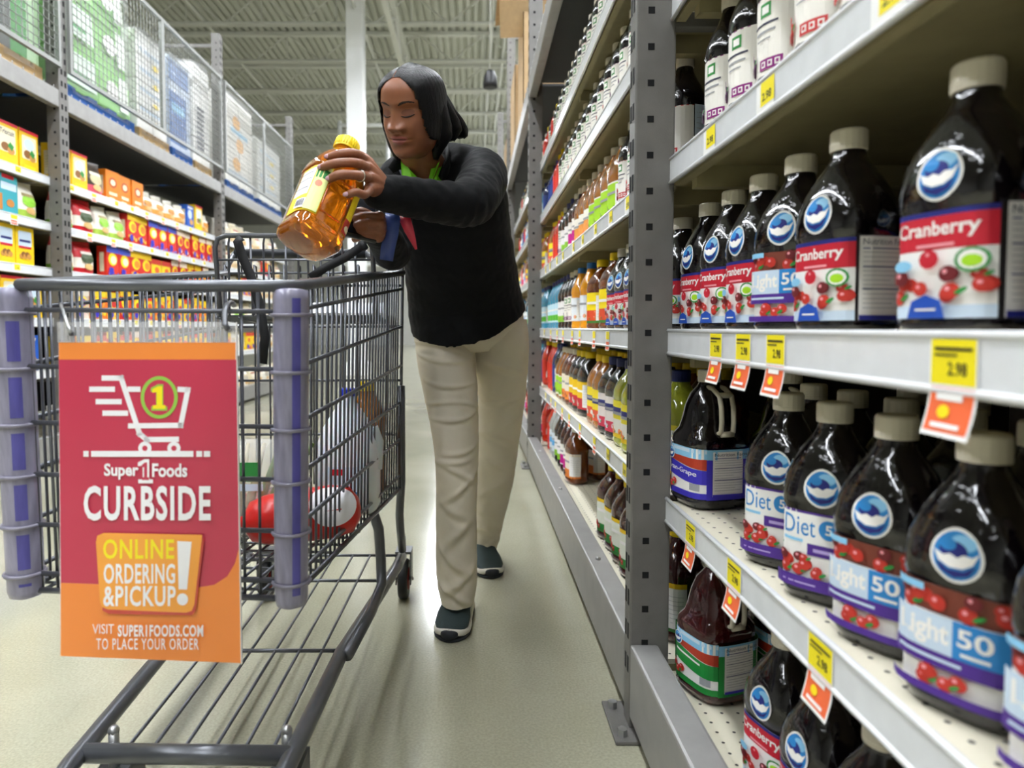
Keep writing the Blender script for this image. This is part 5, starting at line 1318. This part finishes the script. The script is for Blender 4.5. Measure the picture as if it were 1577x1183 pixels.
# ---- hair
hb = MB(); HV_ = {}; vs = []; idx = {}
NZ, NA = 72, 110
hz = [-.095 + .199 * (.6 * i / (NZ - 1) + .4 * sin(pi / 2 * i / (NZ - 1))) for i in range(NZ)]
def hairline(x): return .083 - 14.0 * x * x - 900 * max(0, abs(x) - .045) ** 2.2
def covered(p, c_):
    if c_ > 0 and p.y < .0:
        return p.z > hairline(p.x) if abs(p.x) < .063 else p.z > -.09
    return True
grid = [[None] * NA for _ in range(NZ)]
for i, z in enumerate(hz):
    for k in range(NA):
        a = 2 * pi * k / NA; p = head_pt(z, a, 0, False); off = .0075
        if covered(p, cos(a)):
            part = math.exp(-((p.x + .012) / .0035) ** 2) * (1 if p.y < .03 else 0)
            edge = max(0, min(1, (p.z - hairline(p.x)) / .02)) if (cos(a) > 0 and abs(p.x) < .066 and p.y < 0) else 1
            wob = .0005 * sin(a * 40 + z * 20) 
            grid[i][k] = len(vs); vs.append(H(head_pt(z, a, off * (.12 + .88 * edge ** .6) * (1 - .65 * part) + wob * edge, False)))
fl = []; scalp = []
for i in range(NZ - 1):
    for k in range(NA):
        l = (k + 1) % NA; q = [grid[i][k], grid[i][l], grid[i + 1][l], grid[i + 1][k]]; q2 = [j for j in q if j is not None]
        if len(q2) >= 3:
            a = 2 * pi * k / NA; c = head_pt(hz[i], a, 0, False)
            if abs(c.x + .010) < .0022 and c.y < .02 and c.z > .078: scalp.append(tuple(q2))
            else: fl.append(tuple(q2))
top = [j for j in grid[NZ - 1] if j is not None]
fl.append(tuple(top)); hb.add(vs, fl, hair_m, True); kk = hb.mi(skin_m)
for f in scalp: hb.f.append(list(f)); hb.m.append(kk); hb.sm.append(True)
def lock(rows, m=hair_m, n=16, wob=.0015):
    """rows: (left px, right px, y px, distance, depth half)"""
    rings = []
    for i in range(len(rows) - 1):
        for t in (0, .25, .5, .75):
            r = [a + (c - a) * t for a, c in zip(rows[i], rows[i + 1])]
            c0, c1 = W(r[0], r[2], r[3]), W(r[1], r[2], r[3]); c = (c0 + c1) / 2; hw = (c1 - c0) / 2
            rings.append([c + hw * cos(2 * pi * k / n) * (1 + .04 * sin(3 * k + i)) + Vector((0, r[4] * sin(2 * pi * k / n), wob * sin(2.3 * k))) for k in range(n)])
    hb.loft(rings, m)
lock([(624, 652, 113, 1.755, .02), (634, 666, 124, 1.75, .036), (643, 678, 138, 1.745, .046), (649, 686, 154, 1.745, .052), (656, 692, 172, 1.75, .055), (659, 697, 192, 1.755, .052), (661, 697, 210, 1.765, .045), (662, 688, 224, 1.77, .035), (665, 679, 238, 1.775, .022), (668, 674, 248, 1.78, .010)])
lock([(650, 678, 128, 1.78, .04), (662, 690, 150, 1.80, .05), (672, 703, 172, 1.81, .05), (684, 716, 188, 1.82, .045), (694, 722, 200, 1.825, .035), (700, 721, 209, 1.83, .02), (704, 716, 213, 1.83, .008)])
lock([(656, 684, 140, 1.76, .03), (668, 696, 165, 1.77, .04), (678, 708, 186, 1.785, .035), (684, 712, 200, 1.795, .028), (686, 706, 211, 1.80, .018), (690, 700, 218, 1.80, .007)])
lock([(588, 598, 128, 1.74, .02), (586.5, 593, 150, 1.74, .02), (588, 596, 180, 1.765, .02), (592, 602, 205, 1.775, .018), (598, 608, 225, 1.775, .014), (605, 613, 240, 1.77, .010), (611, 615, 249, 1.77, .005)])
hb.build('hair', person)

# ---- jacket
def oval(c, ux, uy, a, b_, n=44, e=2.3, dz=None):
    out = []
    for k in range(n):
        t = 2 * pi * k / n; r = sup(a, b_, e, t); p = c + ux * (r * cos(t)) + uy * (r * sin(t))
        if dz: p += dz(t)
        out.append(p)
    return out
def spine(rows, mb_, m, hem=None, neck=None, n=44):
    cs = [W(*r[:3]) for r in rows]; rings = []
    for i, r in enumerate(rows):
        t = (cs[min(i + 1, len(cs) - 1)] - cs[max(i - 1, 0)]).normalized(); ux = Vector((1, 0, 0)); ux = (ux - t * ux.dot(t)).normalized(); uy = ux.cross(t) * -1
        if uy.y < 0: uy = -uy
        dz = hem if i == 0 else (neck if i == len(rows) - 1 else None)
        rings.append(oval(cs[i], ux, uy, r[3], r[4], n, dz=dz))
    mb_.loft(rings, m)
jk = MB()
spine([(721, 492, 2.19, .186, .145), (718, 478, 2.185, .184, .145), (714, 450, 2.165, .180, .143), (708, 405, 2.10, .170, .135), (702, 360, 2.03, .163, .128), (694, 318, 1.97, .165, .122), (682, 284, 1.93, .165, .11), (672, 262, 1.90, .135, .09), (664, 248, 1.88, .085, .068)],
      jk, jack_m, hem=lambda t: Vector((0, 0, -.058 * max(0, -sin(t)) ** 1.5)))
limb(jk, [W(724, 262, 1.905), W(742, 268, 1.885), W(738, 292, 1.78), W(716, 314, 1.64), W(650, 307, 1.56), W(586, 297, 1.488)], [.062, .070, .066, .056, .047, .038], jack_m, 24)
limb(jk, [W(640, 268, 1.90), W(616, 276, 1.885), W(604, 330, 1.83), W(606, 388, 1.775), W(594, 368, 1.66), W(581, 354, 1.585)], [.06, .062, .056, .048, .042, .036], jack_m, 24)
jv, jn, jf = refine(jk, .0045, 3)
el = W(716, 314, 1.64); ax_ = (W(586, 297, 1.488) - el).normalized()
for i, p in enumerate(jv):
    q = Vector((p.x * 9, p.y * 9, p.z * 26)); d = .0035 * mn.noise(q) + .0012 * mn.noise(p * 60)
    s_ = (p - el).dot(ax_); near = math.exp(-((p - el).length / .16) ** 2)
    d += near * .0035 * sin(s_ * 150 + 5 * mn.noise(p * 14)) * (.5 + .5 * mn.noise(p * 10 + Vector((3, 1, 2))))
    jv[i] = p + jn[i] * d
b = MB(); b.add(jv, jf, jack_m, True)
jo = b.build('jacket', person)
b = MB()   # stand-up collar of the jacket
cl = [W(603, 262, 1.81), W(614, 250, 1.80), W(632, 243, 1.90), W(662, 236, 1.93), W(688, 238, 1.88), W(690, 252, 1.82), W(680, 275, 1.80)]
ribbon(b, cl, [.02, .035, .05, .055, .05, .035, .02], jack_m, Vector((0, -.3, 1)), .006); b.build('collar', jo)
b = MB()
zipp = [W(616, 262, 1.795), W(624, 280, 1.79), W(634, 300, 1.79)]
b.tube(zipp, .003, mat('zip_tape', '5A6068', .4, metal=.4), n=6); b.build('zip', jo)
# ---- lime polo: collar leaves and front
def leaf(pts, Ys, m, th=.004):
    b = MB(); n = len(pts); f_ = [W(x, y, Y) for (x, y), Y in zip(pts, Ys)]
    b.add(f_ + [p + Vector((0, th * 2, 0)) for p in f_], [tuple(range(n)), tuple(range(2 * n - 1, n - 1, -1))] + [(i, n + i, n + (i + 1) % n, (i + 1) % n) for i in range(n)], m)
    return b
po = leaf([(618, 256), (630, 268), (646, 283), (660, 292), (672, 268), (680, 246), (684, 262), (680, 300), (622, 300)], [1.80, 1.795, 1.79, 1.79, 1.80, 1.82, 1.83, 1.80, 1.80], lime_m).build('polo_shirt', person)
leaf([(617, 246), (622, 246), (630, 260), (640, 270), (650, 282), (644, 283), (636, 279), (629, 286), (620, 288)], [1.80, 1.80, 1.785, 1.775, 1.77, 1.765, 1.765, 1.765, 1.775], lime_m).build('collar_leaf', po)
leaf([(671, 232), (677, 238), (678, 246), (672, 262), (664, 282), (661, 287), (658, 284), (662, 268), (666, 250)], [1.82, 1.82, 1.81, 1.785, 1.77, 1.77, 1.77, 1.785, 1.80], lime_m).build('collar_leaf', po)
# ---- ribbons hanging in front of the jacket
b = MB(); ribbon(b, [W(604, 326, 1.56), W(605, 337, 1.555), W(602, 360, 1.56), W(597, 385, 1.565), W(595, 401, 1.57)], [.03, .034, .034, .032, .03], mat('blue_ribbon', '3A4F94', .4, coat=.3)); b.build('blue_ribbon', person)
b = MB(); ribbon(b, [W(620, 330, 1.57), W(624, 338, 1.565), W(630, 355, 1.57), W(636, 370, 1.58), W(641, 384, 1.59)], [.024, .026, .022, .014, .005], mat('red_ribbon', 'D8384E', .4, coat=.3)); b.build('red_ribbon', person)
b = MB(); b.add([W(644, 346, 1.845), W(655, 348, 1.845), W(656, 357, 1.85), W(651, 356, 1.85)], [(0, 1, 2, 3)], lime_m); 
# ---- trousers
def leg(rows, ridges, seed, mb_):
    """rows: (px centre, py, distance, half width, half depth)"""
    N = 230; n = 60; cs = []; 
    for i in range(N + 1):
        t = i / N * (len(rows) - 1); k = min(int(t), len(rows) - 2); f = t - k
        def cr(j):
            a0, a1, a2, a3 = (rows[max(0, k - 1)][j], rows[k][j], rows[k + 1][j], rows[min(len(rows) - 1, k + 2)][j])
            return .5 * (2 * a1 + (a2 - a0) * f + (2 * a0 - 5 * a1 + 4 * a2 - a3) * f * f + (3 * a1 - a0 - 3 * a2 + a3) * f ** 3)
        cs.append([cr(j) for j in range(5)])
    rings = []
    for r in cs:
        c = W(r[0], r[1], r[2]); ring_ = []
        for k in range(n):
            a = 2 * pi * k / n; d = 0
            for (ry, slope, amp, wid, a0, aw) in ridges:
                da = (a - a0 + pi) % (2 * pi) - pi
                yy = ry + slope * da * 30 + 6 * sin(da * 1.7 + ry)
                u = (r[1] - yy) / wid
                d += 1.7 * amp * (math.exp(-u * u) - .55 * math.exp(-(u - 1.5) ** 2)) * math.exp(-(da / aw) ** 2)
            q = c + Vector((cos(a) * r[3], sin(a) * r[4], 0))
            d += .0022 * mn.noise(q * 16 + Vector((seed, 0, 0)))
            ring_.append(q + Vector((cos(a), sin(a), 0)) * d)
        rings.append(ring_)
    mb_.loft(rings, pant_m, True, False)
    last = rings[-1]; cc = sum(last, Vector()) / n           # turn the hem inwards
    mb_.loft([last, [cc + (p - cc) * .93 + Vector((0, 0, .004)) for p in last], [cc + (p - cc) * .9 + Vector((0, 0, .06)) for p in last]], pant_m, False, False)
FRT_ = -pi / 2
rt_ = random.Random(4)
pt = MB()
rid1 = [(586, .1, .0045, 3.2, FRT_, 1.0), (532, .35, .005, 4, FRT_ - .4, .9), (620, .15, .0035, 3, FRT_ + .1, 1.1), (636, -.25, .005, 3.4, FRT_ + .2, 1.0), (686, -.4, .0045, 4, FRT_ + .3, .9), (704, -.3, .005, 4.5, FRT_ - .2, .8), (722, .3, .0055, 5, FRT_, .9), (744, -.6, .006, 6, FRT_ + .2, .9),
        (775, .7, .005, 7, FRT_ - .1, .8), (815, -.8, .006, 10, FRT_ + .2, .8), (850, .9, .007, 9, FRT_ - .1, .8), (882, -.5, .007, 8, FRT_ + .1, .9), (905, .4, .006, 6, FRT_, 1.0), (548, .2, .003, 3, FRT_ - .3, 1)]
rid2 = [(560, .3, .004, 5, FRT_, 1), (612, .12, .0045, 3.6, FRT_, 1.0), (650, -.2, .003, 4, FRT_ + .1, .9), (672, .1, .004, 4, FRT_ - .1, .9), (705, .3, .004, 5, FRT_, .9), (745, -.3, .004, 6, FRT_, .9), (790, .4, .005, 6, FRT_, .9), (815, .3, .006, 5, FRT_, 1), (832, -.3, .005, 4, FRT_, 1)]
leg([(682, 492, 2.21, .098, .125), (685, 520, 2.20, .097, .122), (688, 560, 2.17, .093, .112), (696, 620, 2.11, .081, .096), (702, 680, 2.06, .069, .082), (703.5, 740, 2.035, .0625, .075), (702.5, 800, 2.03, .0615, .073), (703, 850, 2.03, .0625, .074), (704, 895, 2.03, .0605, .074), (704, 926, 2.03, .0485, .068)], rid1, 1, pt)
leg([(762, 492, 2.23, .105, .125), (768, 520, 2.235, .098, .122), (772, 560, 2.26, .089, .110), (772, 620, 2.31, .079, .094), (767, 680, 2.37, .0735, .084), (762, 740, 2.45, .068, .078), (755, 790, 2.53, .0575, .07), (751, 820, 2.57, .050, .065), (748, 846, 2.59, .042, .058)], rid2, 5, pt)
spine([(724, 536, 2.215, .095, .09), (723, 520, 2.21, .15, .12), (721, 498, 2.205, .180, .136), (719, 478, 2.195, .18, .136)], pt, pant_m)
tr = pt.build('trousers', person)
# ---- shoes
def shoe(toe, heel, label=None, lift=0.0):
    """toe, heel: floor points"""
    toe = Vector(toe); heel = Vector(heel); d = (toe - heel); Lh = d.length; d.normalize(); sx = Vector((-d.y, d.x, 0)).normalized(); up = d.cross(sx) * (1 if d.cross(sx).z > 0 else -1)
    prof = [(-.02, .012, .03, .02), (.0, .032, .045, .02), (.04, .040, .085, .02), (.10, .041, .098, .02), (.15, .044, .088, .02), (.19, .050, .07, .02), (.225, .050, .056, .02), (.25, .041, .044, .02), (.268, .026, .034, .02), (.276, .010, .026, .02)]
    k = Lh / .27
    def sec(s_, w_, z0, z1, sq):
        return [heel + d * s_ * k + sx * (w_ * cos(a) * (1 if True else 1)) + up * ((z0 + z1) / 2 + (z1 - z0) / 2 * (abs(sin(a)) ** sq) * (1 if sin(a) > 0 else -1)) for a in (2 * pi * q / 24 for q in range(24))]
    b = MB(); b.loft([sec(s_, w_, .016, h, .8) for s_, w_, h, z in prof], shoe_m); so = b.build('shoe', person)
    b = MB(); b.loft([sec(s_, w_ + .005, .008 + (.014 if s_ > .25 else 0) * .5, .030 + (.006 if s_ > .24 else 0), .5) for s_, w_, h, z in prof], sole_m); b.build('midsole', so)
    b = MB(); b.loft([sec(s_, w_ + .004, 0, .012, .5) for s_, w_, h, z in prof], dsole_m)
    b.loft([sec(s_, w_ + .0065, .010, .036, .6) for s_, w_, h, z in ((.262, .024, 0, 0), (.2745, .017, 0, 0), (.281, .008, 0, 0))], dsole_m); b.build('outsole', so)
    b = MB()
    for q in range(4):
        s_ = .115 + .022 * q; hh = .098 - .012 * q - .004
        b.tube([heel + d * s_ * k + sx * x + up * (hh - 18 * x * x) for x in (-.024, -.012, 0, .012, .024)], .0032, dsole_m, n=6)
    b.tube([heel + d * .12 * k + up * .094, heel + d * .13 * k + sx * .03 + up * .1, heel + d * .14 * k + sx * .045 + up * .085], .002, dsole_m, n=5); b.build('laces', so)
def floorpt(px, py):
    p1 = at(px, py, 1.0); k = (0 - CAMZ) / (p1.z - CAMZ); return Vector((p1.x * k, k, 0)) - PO
t1 = floorpt(692, 989); shoe(t1, t1 + Vector((.035, .262, 0)))
t2 = floorpt(758, 891); shoe(t2, t2 + Vector((-.05, .262, 0)))

# ---- the juice bottle she holds, and her phone
amber_m = mat('held_amber', 'FF8E16', .04, trans=.72, ior=1.34, coat=1.0, bump=.12, bscale=26)
up = Vector((.235, .44, .865)).normalized(); bc = at(505, 297, 1.435); base = bc - up * .140
qx = Vector((1, 0, 0)); qx = (qx - up * qx.dot(up)).normalized(); qy = up.cross(qx)
RM = Matrix((qx, qy, up)).transposed().to_4x4() @ Matrix.Rotation(radians(45), 4, 'Z')
hbt = empty('juice_bottle'); hbt.matrix_world = Matrix.Translation(base) @ RM
tag(hbt, 'amber apple juice bottle with yellow cap tilted in her hands above the cart', 'bottle')
P_HELD = [(0, .036, .036, 3), (.003, .046, .046, 3.4), (.014, .056, .056, 4), (.026, .058, .058, 4), (.040, .0555, .0555, 4), (.16, .0555, .0555, 4), (.168, .0585, .0585, 3.6), (.185, .057, .057, 3), (.205, .049, .049, 2.5), (.222, .039, .039, 2.2), (.236, .029, .029, 2), (.246, .0235, .0235, 2), (.256, .0225, .0225, 2)]
b = MB(); zz = []
for p, q in zip(P_HELD, P_HELD[1:]): zz += [p[0] + (q[0] - p[0]) * k / 3 for k in range(3)]
b.loft([ring(P_HELD, z, 48) for z in zz + [.256]], amber_m)
b.build('bottle_body', hbt)
b = MB()
for a0 in (-.035,):          # pressed grip panel on the side that faces out
    b.tube([skin(P_HELD, .056)(.088 + x, z, .001) for x, z in ((-.022, .06), (.022, .06), (.024, .075), (.024, .13), (.018, .145), (-.018, .145), (-.024, .13), (-.024, .075))], .0022, amber_m, n=6, closed=True)
b.build('grip_panel', hbt)
b = MB(); cap_mesh(b, .252, .0265, .027, cap_yellow)
for k in range(30):
    a = 2 * pi * k / 30; b.tube([(.0265 * cos(a), .0265 * sin(a), .256), (.0262 * cos(a), .0262 * sin(a), .276)], .0009, cap_yellow, n=4)
b.build('cap', hbt)
b = MB(); pr = Print(); z0, z1 = .044, .158; h = z1 - z0
u0, u1 = -.012, .062
pr.rect(u0, z0, u1, z1, YEL, 10); pr.rect(u0 + .002, z0 + h * .36, u0 + .046, z1 - h * .05, W_, 6)
for k in range(9): pr.rect(u0 + .005, z1 - h * (.12 + .055 * k) - .0008, u0 + .043, z1 - h * (.12 + .055 * k), GREY, 5)
for k in (.16, .3, .5): pr.rect(u0 + .004, z1 - h * k - .0015, u0 + .044, z1 - h * k, INK, 5)
pr.rect(u0 + .05, z0 + h * .02, u1 - .001, z1 - h * .05, paper('E8EE9C'), 4); pr.rect(u0 + .051, z1 - h * .3, u1 - .002, z1 - h * .12, GRN, 3); pr.ell(u0 + .06, z1 - h * .42, .006, .008, paper('E88A6A'), 10)
pr.rect(u0 + .028, z0 + h * .04, u0 + .05, z0 + h * .24, W_, 3)
for k in range(9): pr.rect(u0 + .030 + .0022 * k, z0 + h * .07, u0 + .0312 + .0022 * k, z0 + h * .21, INK)
pr.put(b, skin(P_HELD, .056), .0002, .0012)
pr = Print(); pr.rect(.118, z0, .165, z1, YEL, 8); pr.rect(.118, z0, .165, z0 + h * .3, paper('B83A28'), 8); pr.ell(.13, z0 + h * .12, .008, .008, CREAM, 10); pr.put(b, skin(P_HELD, .056), .0002, .0012)
b.build('label', hbt)
ph = empty('phone'); ph.matrix_world = Matrix.Translation(at(556, 331, 1.555)) @ Euler((radians(60), radians(10), radians(25))).to_matrix().to_4x4()
tag(ph, 'black handheld phone gripped in her lower hand under the juice bottle', 'phone')
b = MB(); b.box(-.036, .036, -.07, .07, -.005, .005, mat('phone_black', '0A0A0C', .3, coat=.5), .004); b.build('phone_case', ph)
b = MB(); b.box(-.032, .032, -.062, .062, .005, .0056, mat('phone_glass', '14161C', .08)); b.build('phone_screen', ph)
